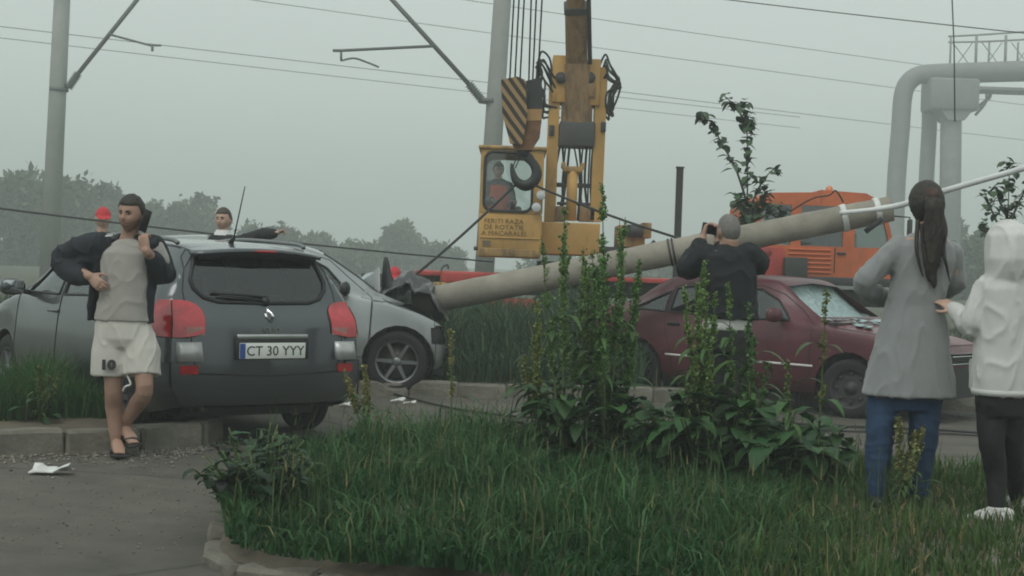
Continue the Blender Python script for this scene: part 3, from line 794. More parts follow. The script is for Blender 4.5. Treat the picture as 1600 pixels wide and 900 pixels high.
sil['cuts'] = [
    ('front_window', 'side', [(.74, .96), (.02, .97), (.02, 1.30), (.26, 1.295), (.50, 1.19)], None),
    ('rear_window', 'side', [(-.06, .97), (-.95, 1.0), (-.95, 1.27), (-.06, 1.31)], None),
    ('windscreen', 'front', [(0, .98), (.62, .98), (.52, 1.32), (0, 1.36)], lambda c: c.x > .2),
    ('tailgate_window', 'rear', [(0, 1.0), (.5, 1.0), (.44, 1.15), (0, 1.17)], None),
    ('HOLE_bonnet', 'top', [(1.72, 0), (1.70, .62), (1.60, .70), (1.10, .74), (1.06, 0)], lambda c: c.z > .6),
    ('headlight', 'side', [(1.66, .56), (1.95, .52), (1.95, .68), (1.63, .70)], lambda c: c.x > 1.6),
    ('headlight', 'front', [(.42, .52), (.95, .52), (.95, .68), (.44, .66)], lambda c: c.x > 1.6),
    ('front_wing', 'side', [(.98, .30), (.98, .90), (1.66, .90), (1.62, .71), (1.65, .55), (1.66, .30)], None),
    ('front_door', 'side', [(.97, .33), (.97, .93), (.52, 1.27), (.28, 1.33), (-.02, 1.345), (-.02, .33)], None),
]
sil['parts'] = dict(front_window=gw, rear_window=gw, windscreen=dict(gw, sym='both'), tailgate_window=tw,
    headlight=dict(mat=BLACKP, off=-.03, sym='LR', seam=.005), front_wing=dict(sym='LR', seam=.004, seam_name='wing_seam'), front_door=dict(name='door', sym='LR', seam=.0045, seam_name='door_seam'))
sil_root, sp_, shit = build_car('damaged_car', sil, (-2.52, 14.78, .10), R(8), SILVER, CLEAR, pitch=(0.0, R(3)))
tag(sil_root, 'silver car with torn-up bonnet and six-spoke wheel under the fallen pole', 'car')
for ax in sil['axles']:
    for s in (-1, 1): wheel(sil_root, ax, s * .735, .31, .20, 'alloy', .215, turn=R(-6) if ax > 0 else 0)
for s in (-1, 1): car_mirror(sil_root, .70, s * .82, 1.0, BLACKP, s)
p, n = shit((.1, 3, .84), (0, -1, 0))
for s in (-1, 1): MB().tube(bez([(0, s * p.y, .84), (.03, s * (p.y + .02), .842), (.17, s * (p.y + .02), .842), (.2, s * p.y, .84)], 4), .013, n=8).build('door_handle', SILVER, sil_root)
# engine bay
eb = MB(); eb.box((1.42, 0, .45), (.75, 1.3, .06)); eb.box((1.40, .1, .62), (.45, .55, .28), bev=.03); eb.box((1.30, -.42, .66), (.26, .22, .24), bev=.02); eb.box((1.32, .5, .60), (.25, .2, .2), bev=.02)
eb.tube(bez([(1.2, -.3, .78), (1.4, -.1, .85), (1.6, -.25, .74)], 5), .035); eb.build('engine', BLACKP, sil_root)
# crumpled bonnet: a folded sheet
def crumple(u, v, amp, seed):
    p = Vector((u * 3.1, v * 3.1, seed)); return (1 - 2 * abs(mnoise.noise(p))) * amp + mnoise.noise(p * 2.3) * amp * .7
BON = M_('torn_bonnet_dark', (.055, .058, .060), .33, metal=.35, scale=3, var=.3, coat=.6)
bs = MB(); nu_, nv_ = 26, 22; V = []
for i in range(nu_):
    u = i / (nu_ - 1)
    for j in range(nv_):
        w = j / (nv_ - 1)
        x = 1.02 + u * .72 + .04 * math.sin(w * 7); y = -.68 + w * 1.2
        arch = math.sin(math.pi * min(1, u * 1.08)) ** .7
        z = .88 + .30 * arch * (.50 + .6 * math.exp(-((w - .3) / .3) ** 2)) - .14 * u + crumple(u * 2.1, w * 2.1, .060, 2.2) + .05 * crumple(u * .9, w * .8, 1, 9.1) * arch
        V.append((x + .05 * crumple(w, u, 1, 7), y + .04 * crumple(u, w, 1, 4), z))
bs.add(V, [(i * nv_ + j, (i + 1) * nv_ + j, (i + 1) * nv_ + j + 1, i * nv_ + j + 1) for i in range(nu_ - 1) for j in range(nv_ - 1)], True)
bon = bs.build('crumpled_bonnet', BON, sil_root); md = bon.modifiers.new('s', 'SOLIDIFY'); md.thickness = .012
# upright torn blades
sh = MB(); V = []
for i in range(9):
    t = i / 8; wdt = .12 * (1 - t) ** .6 + .02
    V += [(1.10 - .05 * t + .05 * t * t, -.35 + .10 * t, .86 + .50 * t), (1.10 + wdt + .02 * math.sin(t * 6), -.42 + .06 * t, .86 + .50 * t * (1 - .02))]
sh.add(V, [(2 * i, 2 * i + 1, 2 * i + 3, 2 * i + 2) for i in range(8)], True); so = sh.build('torn_blade', BLACKP, sil_root); md = so.modifiers.new('s', 'SOLIDIFY'); md.thickness = .02
sh = MB(); sh.add([(1.00, -.25, .88), (1.06, -.40, .87), (1.03, -.33, 1.24), (.99, -.24, 1.20)], [(0, 1, 2, 3)]); so = sh.build('torn_strip', M_('bright_strip', (.55, .58, .57), .4), sil_root); md = so.modifiers.new('s', 'SOLIDIFY'); md.thickness = .015
sh = MB(); sh.add([(.74, -.1, .98), (.98, -.30, .94), (1.02, -.22, 1.20), (.92, .1, 1.16)], [(0, 1, 2, 3)]); so = sh.build('cracked_screen_corner', glass('cracked_glass', (.35, .42, .42), .25, .25), sil_root); md = so.modifiers.new('s', 'SOLIDIFY'); md.thickness = .008
wl = MB(); wl.add([(.86, -.80, .93), (1.08, -.82, .90), (1.30, -.70, .90), (1.02, -.66, .99), (.92, -.70, 1.03), (1.16, -.60, .93)], [(0, 1, 2, 3), (0, 3, 4), (3, 2, 5)], False); so = wl.build('bent_wing_edge', SILVER, sil_root); md = so.modifiers.new('s', 'SOLIDIFY'); md.thickness = .02

# ----------------------------------------------------------------- maroon hatchback with the smashed windscreen
MAROON = M_('maroon_car_paint', (.085, .013, .022), .5, metal=.1, var=.25, scale=2.5, coat=.35)
W = .83
hat = dict(W=W, wheelR=.285, archR=.345, axles=(1.25, -1.25), cabin=(-1.0, .95), seat=-.1, bench=-1.0,
    rear_bulge=[-.05] * 7, front_bulge=[.06] * 7,
    stations=[hsec(2.05, .68, .24, .63, .66), hsec(1.95, .76, .22, .70, .735), hsec(1.5, .815, .20, .79, .83), hsec(1.0, .83, .20, .85, .90),
        sec(.62, W, .20, .87, 1.11, .61), sec(.24, W, .20, .88, 1.325, .575), sec(-.2, W, .20, .885, 1.345, .575), sec(-.85, W, .20, .895, 1.335, .565),
        sec(-1.15, .825, .20, .905, 1.235, .565), sec(-1.5, .81, .21, .915, 1.035, .61), sec(-1.85, .79, .22, .915, .965, .62, [-1.85] * 9), sec(0, .73, .25, .91, .94, .60, [-2.0] * 4 + [-1.98, -1.95, -1.94, -1.94, -1.94])])
hat['cuts'] = [
    ('front_window', 'side', [(.58, .90), (-.08, .905), (-.08, 1.205), (.17, 1.20), (.38, 1.10)], None),
    ('rear_window', 'side', [(-.15, .905), (-.86, .92), (-.86, 1.17), (-.70, 1.20), (-.15, 1.21)], None),
    ('quarter_window', 'side', [(-.92, .925), (-1.36, .94), (-1.10, 1.06), (-.92, 1.14)], lambda c: c.y > .4),
    ('HOLE_windscreen', 'front', [(0, .95), (.62, .95), (.52, 1.24), (0, 1.275)], lambda c: c.x > .1),
    ('tailgate_window', 'rear', [(0, .99), (.52, .99), (.48, 1.27), (0, 1.28)], lambda c: c.x < -.7),
    ('headlight', 'front', [(.40, .53), (.95, .53), (.95, .665), (.40, .665)], lambda c: c.x > 1.7),
    ('indicator', 'side', [(1.84, .54), (2.3, .54), (2.3, .66), (1.86, .665)], lambda c: c.x > 1.7),
    ('grille', 'front', [(0, .55), (.38, .55), (.38, .655), (0, .655)], lambda c: c.x > 1.8),
    ('front_bumper', 'front', [(0, .1), (0, .52), (.95, .52), (.95, .1)], lambda c: c.x > 1.6),
    ('front_bumper', 'side', [(1.66, .1), (1.60, .30), (1.64, .52), (2.3, .52), (2.3, .1)], lambda c: c.x > 1.5),
    ('front_door', 'side', [(.84, .32), (.84, .88), (.42, 1.16), (.18, 1.235), (-.11, 1.245), (-.11, .32)], None),
    ('rear_door', 'side', [(-.12, .32), (-.12, 1.245), (-.72, 1.235), (-.89, 1.19), (-.89, .75), (-.80, .50), (-.78, .32)], None),
    ('bonnet', 'top', [(1.98, 0), (1.95, .55), (1.5, .68), (.98, .72), (.92, 0)], lambda c: c.z > .6),
]
hat['parts'] = dict(front_window=gw, rear_window=gw, quarter_window=gw, tailgate_window=tw, headlight=dict(mat=CLEAR_LENS, off=.006, sym='LR', seam=.005), indicator=dict(mat=ORANGE_LENS, off=.006, sym='LR'),
    grille=dict(mat=BLACKP, off=-.02), front_bumper=dict(mat=M_('bumper_grey', (.03, .03, .03), .6), off=.02, seam=.005), front_door=dict(name='door', sym='LR', seam=.0045, seam_name='door_seam'),
    rear_door=dict(name='door', sym='LR', seam=.0045, seam_name='door_seam'), bonnet=dict(mat=M_('scraped_maroon', (.15, .035, .045), .45, metal=.15, var=.35, scale=5, coat=.4), seam=.005, seam_name='bonnet_seam'))
hat_root, hp, hhit = build_car('hatchback_car', hat, (2.83, 14.90, 0), R(-41), MAROON, CLEAR)
tag(hat_root, 'maroon hatchback with smashed pale windscreen and thin white side stripe', 'car')
for ax in hat['axles']:
    for s in (-1, 1): wheel(hat_root, ax, s * .715, .285, .18, 'steel', .19, turn=R(12) if ax > 0 else 0)
for s in (-1, 1):
    car_mirror(hat_root, .50, s * .80, .955, MAROON, s)
    st = MB(); rings = []
    for k in range(27):
        x = -1.60 + k * .124
        if abs(x + 1.25) < .37 or abs(x - 1.25) < .37: 
            if len(rings) > 1: st.loft(rings)
            rings = []; continue
        p, n = hhit((x, 3, .475), (0, -1, 0))
        if p is None: continue
        rings.append([(x, s * (p.y - .004), .462), (x, s * (p.y + .010), .466), (x, s * (p.y + .010), .484), (x, s * (p.y - .004), .488)])
    if len(rings) > 1: st.loft(rings)
    st.build('side_stripe', M_('white_trim', (.62, .60, .57), .4), hat_root)
    for xx in (.0, -.78):
        p, n = hhit((xx, 3, .80), (0, -1, 0)); MB().box((xx, s * (p.y + .008), .80), (.15, .03, .035), bev=.01).build('door_handle', BLACKP, hat_root)
for y in (-.2, .0, .2): pass
for k in range(4):
    MB().tube([(2.10, -.37, .562 + k * .024), (2.115, 0, .562 + k * .024), (2.10, .37, .562 + k * .024)], .005, n=6).build('grille_bar', CHROME if k in (0, 3) else BLACKP, hat_root)
# smashed windscreen: sagging crazed sheet, one corner torn loose
GLZ = M_('crazed_glass', (.28, .40, .40), .35, var=.5, scale=22, bump=1.0, bscale=70, color2=(.58, .72, .71), detail=8)
gs = MB(); V = []; nu_, nv_ = 22, 26
for i in range(nu_):
    u = i / (nu_ - 1)
    for j in range(nv_):
        w = j / (nv_ - 1) * 2 - 1
        x = .92 - u * .68 + .02 * crumple(u, w, 1, 3); y = w * (.66 - .10 * u)
        z = .915 + u * .36 - .22 * math.sin(math.pi * min(1, u * 1.05)) * (1 - .55 * w * w) + crumple(u * 2, w * 2, .018, 5) - .10 * u * u * (w < 0) * abs(w)
        V.append((x, y, z))
gs.add(V, [(i * nv_ + j, i * nv_ + j + 1, (i + 1) * nv_ + j + 1, (i + 1) * nv_ + j) for i in range(nu_ - 1) for j in range(nv_ - 1)], True)
sw_ = gs.build('smashed_windscreen', GLZ, hat_root)
md = sw_.modifiers.new('s', 'SOLIDIFY'); md.thickness = .006
dbr = MB()
for k in range(26):
    u, w = random.random(), random.uniform(-.9, .5); c = (1.0 + u * .45, w * .6, .915 - .1 * u + .012); s = random.uniform(.03, .09)
    dbr.add([(c[0] + s * math.cos(a), c[1] + s * math.sin(a), c[2] + random.uniform(-.01, .02)) for a in [random.uniform(0, .6) + q * 1.6 for q in range(4)]], [(0, 1, 2, 3)])
dbo = dbr.build('glass_shards', GLZ, hat_root); md = dbo.modifiers.new('s', 'SOLIDIFY'); md.thickness = .005
# ================================================================= crane truck (carrier faces right, turret with cab on the left)
D = 22.4
YEL = dirty('crane_yellow', (.47, .27, .07), amount=.38)
YELD = dirty('crane_yellow_worn', (.40, .24, .07), (.10, .06, .03), amount=.50)
BROWN = dirty('boom_brown', (.27, .16, .065), (.09, .055, .03), amount=.50)
ORG = dirty('truck_orange', (.52, .125, .04), (.30, .075, .03), amount=.40)
REDP = dirty('truck_red', (.42, .045, .036), (.20, .05, .03), amount=.42)
DARK = M_('dark_steel', (.035, .035, .035), .6, scale=8)
GREYS = M_('grey_steel', (.16, .16, .155), .55, metal=.3, scale=6)
HOSE = M_('hose', (.018, .018, .018), .6)
BOOMK = M_('boom_black', (.05, .05, .05), .6)
cx0 = at(890, 418, D).x
crane = empty('crane_truck', (cx0, D, 0))
tag(crane, 'crane lorry with yellow slewing cab, upright boom and orange driving cab', 'crane')
def c2(px, py, d=0.0):
    p = at(px, py, D + d); return p.x - cx0, p.z
def cbox(name, px0, px1, py0, py1, d0, d1, mat, bev=.015, parent=crane, pym=None):
    pm = (py0 + py1) / 2
    xa = c2(px0, pm, d0)[0]; xb = c2(px1, pm, d0)[0]; pc = (px0 + px1) / 2; za = c2(pc, py1, d0)[1]; zb = c2(pc, py0, d0)[1]
    return MB().box(((xa + xb) / 2, (d0 + d1) / 2, (za + zb) / 2), (xb - xa, d1 - d0, zb - za), bev=bev).build(name, mat, parent)
# --- operator's cab: posts, roof, lower panel, glass on all sides
xa, zt = c2(752, 232, -.9); xb, zb_ = c2(845, 404, -.9); zw = c2(795, 333, -.9)[1]; y0, y1 = -.9, .75
def pane(x0, x1, z0, z1, y, ax): pass
lw = MB(); lw.box(((xa + xb) / 2, (y0 + y1) / 2, (zb_ + zw) / 2), (xb - xa, y1 - y0, zw - zb_), bev=.03); cabo = lw.build('operator_cab', YEL, crane)
# frame of the front face with a rounded opening
def ring_plate(outer, inner, y0, y1):
    """plate with a hole; outer and inner loops of equal length"""
    n = len(outer); mb = MB(); V = [(a, y0, b) for a, b in outer] + [(a, y0, b) for a, b in inner] + [(a, y1, b) for a, b in outer] + [(a, y1, b) for a, b in inner]
    Fs = []
    for i in range(n):
        j = (i + 1) % n
        Fs += [(i, j, n + j, n + i), (2 * n + i, 3 * n + i, 3 * n + j, 2 * n + j), (i, 2 * n + i, 2 * n + j, j), (n + i, n + j, 3 * n + j, 3 * n + i)]
    return mb.add(V, Fs)
wx0, wx1 = c2(757, 284, -.9)[0], c2(832, 284, -.9)[0]; wz0, wz1 = c2(795, 331, -.9)[1], c2(795, 238, -.9)[1]
o8 = rrect(xa, xb, zw, zt, .03); i8 = rrect(wx0, wx1, wz0 + .01, wz1, .12)
for nm, yy in (('front_frame', y0), ('rear_frame', y1 - .05)): ring_plate(o8, i8, yy, yy + .05).build(nm, YEL, cabo)
MB().tube([(a, y0 - .004, b) for a, b in i8] + [(i8[0][0], y0 - .004, i8[0][1])], .022, n=6, cap=False).build('window_seal', SEAL, cabo)
for sx in (xa, xb):
    for nm, ya, yb in (('side_post', y0 + .05, y0 + .14), ('side_post', y1 - .14, y1 - .05)):
        MB().box((sx + (.03 if sx == xa else -.03), (ya + yb) / 2, (zw + zt) / 2), (.06, yb - ya, zt - zw - .01)).build(nm, YEL, cabo)
MB().box(((xa + xb) / 2, (y0 + y1) / 2, zt + .025), (xb - xa + .08, y1 - y0 + .08, .06), bev=.02).build('cab_roof', YELD, cabo)
CABG = glass('cab_glass', (.80, .85, .84), .04)
MB().add([(a, y0 + .02, b) for a, b in i8], [tuple(range(len(i8)))]).build('front_pane', CABG, cabo)
MB().add([(a, y1 - .02, b) for a, b in i8], [tuple(range(len(i8)))]).build('rear_pane', CABG, cabo)
for sx in (xa + .03, xb - .03):
    MB().add([(sx, y0 + .12, zw), (sx, y1 - .12, zw), (sx, y1 - .12, zt - .02), (sx, y0 + .12, zt - .02)], [(0, 1, 2, 3)]).build('side_pane', CABG, cabo)
# lower front: rib, lettering, latch, grille spot
zr_ = c2(795, 372, -.9)[1]
MB().box(((xa + xb) / 2, y0 - .008, zr_), (xb - xa - .06, .016, .02), bev=.005).build('panel_rib', YEL, cabo)
MB().box(((xa + xb) / 2, y0 - .010, zb_ + .07), (xb - xa - .05, .02, .12), bev=.01).build('lower_sill', YELD, cabo)
LET = M_('lettering_brown', (.16, .085, .02), .7, var=.4, scale=9)
for k, (s, py) in enumerate((('FERITI RAZA', 349), ('DE ROTATIE', 358.5), ('A MACARALEI', 368))):
    t = obj('warning_lettering', text_mesh(s, .098, .001), LET, cabo); xx, zz = c2(787, py, -.9)
    t.matrix_local = Matrix.Translation((xx, y0 - .006, zz)) @ Matrix.Rotation(math.pi / 2, 4, 'X') @ Matrix.Diagonal((1.12, 1, 1, 1))
xg, zg = c2(757, 380, -.9); MB().box((xg + .03, y0 - .006, zg), (.12, .012, .09)).build('name_plate', M_('plate_dark', (.16, .12, .07), .7), cabo)
for px_, py_ in ((845, 305), (838, 324)):
    xl, zl = c2(px_, py_, -1.0); lb = MB().lathe([(0, -.05), (.05, -.04), (.072, 0), (.075, .02)], 16, Matrix.Translation((xl, y0 - .10, zl)) @ Matrix.Rotation(math.pi / 2, 4, 'X')); lo = lb.build('work_lamp', GREYS, cabo)
    MB().lathe([(0, .03), (.05, .028), (.07, .02)], 16, Matrix.Translation((xl, y0 - .10, zl)) @ Matrix.Rotation(math.pi / 2, 4, 'X')).build('lamp_lens', CLEAR_LENS, lo)
# seat inside
MB().box(((xa + xb) / 2 - .08, .25, zw - .1), (.5, .5, .5), bev=.05).build('operator_seat', DARK, cabo)
xp, zp = c2(745, 388, -.9); MB().tube([(xp - .05, y0 + .1, zp), (xa + .02, y0 + .1, zp)], .03, n=8).build('cab_step', DARK, cabo)
# --- turret platform
xpa, zpt = c2(838, 346, -.5); xpb, zpb = c2(936, 400, -.5)
MB().box(((xpa + xpb) / 2, .35, (zpt + zpb) / 2), (xpb - xpa, 1.7, zpt - zpb), bev=.02).build('turret', YEL, crane)
xs_, zs_ = c2(838, 372, -.5); MB().box((xs_, -.53, zs_), (.05, .06, zpt - zpb), bev=.01).build('corner_post', M_('rust_red', (.20, .07, .03), .7), crane)
MB().lathe([(.0, 1.18), (.80, 1.18), (.80, 1.30), (.62, 1.31), (.62, 1.44), (0, 1.44)], 32, Matrix.Translation((.1, .35, 0))).build('slew_ring', DARK, crane)
# --- mast uprights
def post(px_t, py_t, px_b, py_b, wpx, d0, dth, mat, name):
    xt, zt_ = c2(px_t, py_t, d0); xb2, zb2 = c2(px_b, py_b, d0); w = wpx / 98 / 2
    return MB().prism([(xt - w, zt_), (xt + w, zt_), (xb2 + w, zb2), (xb2 - w, zb2)], d0, d0 + dth).build(name, mat, crane)
post(868, 112, 859, 346, 17, 0, .34, YEL, 'mast_post'); post(941, 105, 931, 346, 18, 0, .34, YEL, 'mast_post')
for (pxa, pxb, pya, pyb, m, nm, d0, d1) in ((863, 886, 86, 160, YEL, 'mast_head', -.05, .45), (917, 938, 92, 165, YEL, 'mast_head', -.05, .45), (886, 918, 132, 150, YELD, 'pivot_beam', .05, .3), (858, 866, 195, 212, DARK, 'pin_boss', -.05, .35), (939, 947, 190, 206, DARK, 'pin_boss', -.05, .35),
        (912, 930, 130, 152, BROWN, 'mast_lug', -.1, 0.0), (868, 932, 286, 293, DARK, 'cross_bar', .1, .18), (870, 925, 316, 321, DARK, 'cross_bar', .1, .16)):
    cbox(nm, pxa, pxb, pya, pyb, d0, d1, m)
for px_, dd in ((875, 0), (920, 0)):
    x_, z_ = c2(px_, 152, 0); MB().tube([(x_, -.10, z_ + .3), (x_, .5, z_ + .3)], .09, n=16).build('pivot_pin', DARK, crane)
# --- telescopic boom: leans towards the camera, tip above the hook
HK = at(822, 418, 16.6)
b0 = Vector((c2(902, 228, .1)[0], .14, c2(902, 228, .1)[1])); tip = Vector((HK.x - cx0 + .0, 16.9 - D, 14.6))
piv = Vector((c2(901, 112, .12)[0], .12, c2(901, 112, .12)[1]))
bd = (tip - piv).normalized()
def boom_section(name, t0, t1, w, h, mat, p0=None):
    a = p0 if p0 is not None else piv + bd * t0; b = piv + bd * t1; d = (b - a).normalized(); sx = Vector((1, 0, 0)); sx = (sx - d * sx.dot(d)).normalized(); sy = d.cross(sx)
    c = .2; oc = [(-1, -1 + c), (-1 + c, -1), (1 - c, -1), (1, -1 + c), (1, 1 - c), (1 - c, 1), (-1 + c, 1), (-1, 1 - c)]
    return MB().loft([[p + sx * (u * w / 2) + sy * (v_ * h / 2) for u, v_ in oc] for p in (a, b)], smooth=False).build(name, mat, crane)
boom_section('boom_base', 0, .12, .40, .42, BROWN, p0=b0 + Vector((0, 0, .30))); boom_section('boom_section', .10, 1.05, .34, .38, BROWN); boom_section('boom_collar', 1.0, 1.10, .37, .41, BOOMK); boom_section('boom_section', 1.06, 6.5, .285, .32, BROWN); boom_section('boom_section', 6.4, (tip - piv).length, .26, .30, YELD)
xr1, zr1 = c2(882, 12, 0); MB().tube([piv + bd * .1 + Vector((.20, -.26, 0)), piv + bd * 3.0 + Vector((.17, -.2, 0))], .035, n=8).build('boom_pipe', DARK, crane)
sh = MB(); sh.lathe([(0, -.2), (.24, -.2), (.24, -.14), (.19, 0), (.24, .14), (.24, .2), (0, .2)], 20, Matrix.Translation(tip + Vector((0, -.1, .1))) @ Matrix.Rotation(math.pi / 2, 4, 'Y')); sh.build('tip_sheave', DARK, crane)
cbox('boom_foot', 874, 930, 189, 229, -.08, .42, BOOMK, bev=.03); cbox('boom_foot_collar', 878, 926, 150, 192, -.02, .36, BROWN, bev=.03)
# hydraulic ram with its T head
xh, zh0 = c2(892, 345, -.1); zh1 = c2(892, 268, -.1)[1]
MB().tube([(xh, -.1, zh0), (xh, -.1, zh1)], .085, n=16).build('lift_ram', YEL, crane)
tb = MB(); tb.box((xh, -.1, zh1 + .03), (.32, .16, .10), bev=.02); tb.box((xh - .15, -.1, zh1 + .09), (.07, .14, .10), bev=.015); tb.box((xh + .15, -.1, zh1 + .09), (.07, .14, .10), bev=.015); tb.build('ram_head', YELD, crane)
# ropes and hoses under the boom foot
for k, (pa, pb) in enumerate(((879, 872), (884, 880), (890, 876), (897, 902), (905, 903), (911, 912), (917, 921), (922, 918), (875, 866), (926, 926))):
    xa_, za_ = c2(pa, 228, .1); xb_, zb2 = c2(pb, 345, .1); mx_ = (xa_ + xb_) / 2 + random.uniform(-.07, .07)
    MB().tube(bez([(xa_, .1, za_), (mx_, .12, (za_ + zb2) / 2), (xb_, .15, zb2)], 6), .014 if k % 2 else .020, n=6).build('hydraulic_hose', HOSE, crane)
cbox('hose_bracket', 868, 884, 322, 346, -.1, .2, BROWN); cbox('hose_bracket', 905, 930, 322, 346, .0, .3, BROWN)
# looped hoses either side of the mast head
def loop(pts, r=.017):
    pts = [(a + random.uniform(-4, 4), b + random.uniform(-5, 5), d + random.uniform(-.05, .05)) for a, b, d in pts]
    P = [Vector((c2(a, b, d)[0], d, c2(a, b, d)[1])) for a, b, d in pts]; MB().tube(bez(P, 6), r, n=7).build('looped_hose', HOSE, crane)
for k in range(7):
    j = k * 4.5
    loop([(866, 118 + j, .0), (856 - j * .5, 96 + j * .4, -.05 - .02 * k), (846 - j * .2, 84 + j, -.1), (838 + j * .4, 97 + j, -.1), (840 + j * .3, 122 + j, -.1), (848, 150 + j * 1.2, -.05), (852, 164 + j * .6, 0), (872, 166 + j * .6, .05)])
for k in range(7):
    j = k * 4.5
    loop([(938, 110 + j, .1), (947 + j * .2, 89 + j, 0), (953, 100 + j, -.05), (962 + j * .2, 118 + j * .6, -.05), (967 - j * .6, 132 + j * .4, -.05), (962 - j * .5, 158 + j * .5, 0), (953, 172 + j * .5, .05), (936, 180 - j * 1.2, .1)])
# small winch block right of the turret
cbox('winch_housing', 966, 1008, 352, 386, -.2, .7, YELD); cbox('winch_plate', 1003, 1018, 348, 372, -.3, .2, YELD)
x_, z_ = c2(990, 361, -.3); MB().tube([(x_ - .1, -.32, z_), (x_ + .14, -.32, z_)], .10, n=18).build('winch_drum', DARK, crane)
xq, zq = c2(1018, 386, -.2); MB().tube([(xq - .05, -.25, zq), (xq + .04, -.25, zq + .1)], .025, n=8).build('winch_lever', DARK, crane)
cbox('tail_beam', 930, 1010, 386, 402, -.1, .8, DARK)
# --- carrier: chassis, deck, wheels, outriggers
MB().box((.9, .35, 1.02), (8.4, .9, .26), bev=.02).build('chassis', DARK, crane)
MB().box((.2, .35, 1.19), (5.2, 2.3, .07), bev=.01).build('deck', REDP, crane)
cbox('rear_box', 688, 758, 426, 442, -.9, .9, REDP); cbox('rear_skirt', 690, 832, 466, 498, -.9, -.5, REDP); cbox('tool_locker', 760, 835, 468, 500, -.95, .0, REDP)
cbox('rear_lamp', 745, 758, 474, 480, -.97, -.93, ORANGE_LENS, .004)
xk, zk = c2(690, 430, -.85); MB().tube(bez([(xk, -.85, zk - .1), (xk, -.85, zk + .10), (xk + .08, -.85, zk + .16), (xk + .1, -.85, zk + .10)], 5), .012, n=6).build('tow_hook', DARK, crane)
for xw in (-1.35, -.1, 3.75):
    for yw in (-.75, 1.45):
        s = -1 if yw < 0 else 1; Mw = Matrix.Translation((xw, yw, .52)) @ Matrix.Rotation(-s * math.pi / 2, 4, 'X')
        wo_ = MB().lathe([(.28, -.16), (.45, -.17), (.51, -.13), (.52, 0), (.51, .13), (.45, .17), (.28, .16)], 30, Mw).build('wheel', RUBBER, crane)
        MB().lathe([(.29, .16), (.27, .05), (.12, .02), (.11, .13), (0, .14)], 24, Mw).build('rim', REDP, wo_)
for xo in (-2.0, 2.3):
    ot = MB(); ot.box((xo, -1.0, .95), (.25, 1.0, .22), bev=.02); ot.box((xo, -1.45, .55), (.16, .16, .9), bev=.02); ot.box((xo, -1.45, .06), (.45, .45, .08), bev=.02); ot.build('outrigger', YELD, crane)
# --- driving cab (orange), seen from its side, nose to the right
DC = -.75
def k2(px, py): return c2(px, py, DC)
prof = [k2(1150, 434), k2(1148, 330), k2(1156, 312), k2(1175, 305), k2(1250, 300), k2(1330, 302), k2(1378, 308), k2(1400, 330), k2(1422, 400), k2(1424, 436)]
zs0, zs1 = k2(1300, 322)[1], k2(1300, 383)[1]
body_lo = MB(); xbk, zbk = k2(1176, 436); xfr = k2(1400, 420)[0]
zband = k2(1290, 385)[1]; zrl = k2(1290, 322)[1]; zbot = k2(1290, 434)[1]; ztop = k2(1290, 302)[1]
body_lo.prism([(xbk, zbot), (xfr, zbot), (xfr + .02, zband - .1), (xfr - .03, zband), (xbk, zband)], DC, DC + 2.35); cabb = body_lo.build('driving_cab', ORG, crane)
MB().prism([(xbk, zrl), (xfr - .20, zrl), (xfr - .26, zrl + .10), (xfr - .5, ztop + .02), (xbk + 1.0, ztop + .05), (xbk + .9, ztop + .01), (xbk + .2, ztop - .02), (xbk + .02, ztop - .12)], DC, DC + 2.35).build('cab_roof', ORG, cabb)
# pillars between the windows
xw = [k2(p, 350)[0] for p in (1176, 1190, 1236, 1252, 1318, 1336, 1376, 1390)]
for a, b in ((0, 1), (2, 3), (4, 5)):
    for yy in (DC, DC + 2.27): MB().box(((xw[a] + xw[b]) / 2, yy + .04, (zband + zrl) / 2), (xw[b] - xw[a], .08, zrl - zband)).build('cab_pillar', ORG, cabb)
for yy in (DC, DC + 2.27): MB().prism([(xfr - .10, zband), (xfr - .03, zband), (xfr - .20, zrl), (xfr - .27, zrl)], yy, yy + .08).build('cab_pillar', ORG, cabb)
TG = glass('truck_glass', (.45, .52, .50), .10)
for a, b in ((1, 2), (3, 4)):
    for yy in (DC + .03, DC + 2.3): MB().add([(xw[a], yy, zband), (xw[b], yy, zband), (xw[b], yy, zrl), (xw[a], yy, zrl)], [(0, 1, 2, 3)]).build('side_glass', TG, cabb)
for yy in (DC + .03, DC + 2.3): MB().add([(xw[5], yy, zband), (xfr - .1, yy, zband), (xfr - .27, yy, zrl), (xw[5], yy, zrl)], [(0, 1, 2, 3)]).build('door_glass', TG, cabb)
MB().add([(xfr - .04, DC + .05, zband), (xfr - .04, DC + 2.3, zband), (xfr - .22, DC + 2.3, zrl), (xfr - .22, DC + .05, zrl)], [(0, 1, 2, 3)]).build('windscreen', TG, cabb)
MB().box((xbk + .02, DC + 1.17, (zband + zrl) / 2), (.04, 2.3, zrl - zband)).build('cab_back', ORG, cabb)
MB().box((xw[5] - .15, DC + 1.2, zband), (.5, 2.0, .5), bev=.06).build('bench', DARK, cabb)
for k in range(6):                                               # pressed ribs
    xa_, za_ = k2(1232, 389 + k * 7); xb_ = k2(1298, 389 + k * 7)[0]
    MB().box(((xa_ + xb_) / 2, DC - .012, za_), (xb_ - xa_, .03, .028), bev=.008).build('pressed_rib', ORG, cabb)
xd0, xd1 = k2(1304, 405)[0], k2(1374, 405)[0]
for xx in (xd0, xd1): MB().box((xx, DC - .002, (zbot + zband) / 2 + .03), (.018, .014, zband - zbot - .1)).build('door_gap', DARK, cabb)
MB().box((xd0 + .1, DC - .015, zband - .1), (.14, .03, .035), bev=.01).build('door_handle', DARK, cabb)
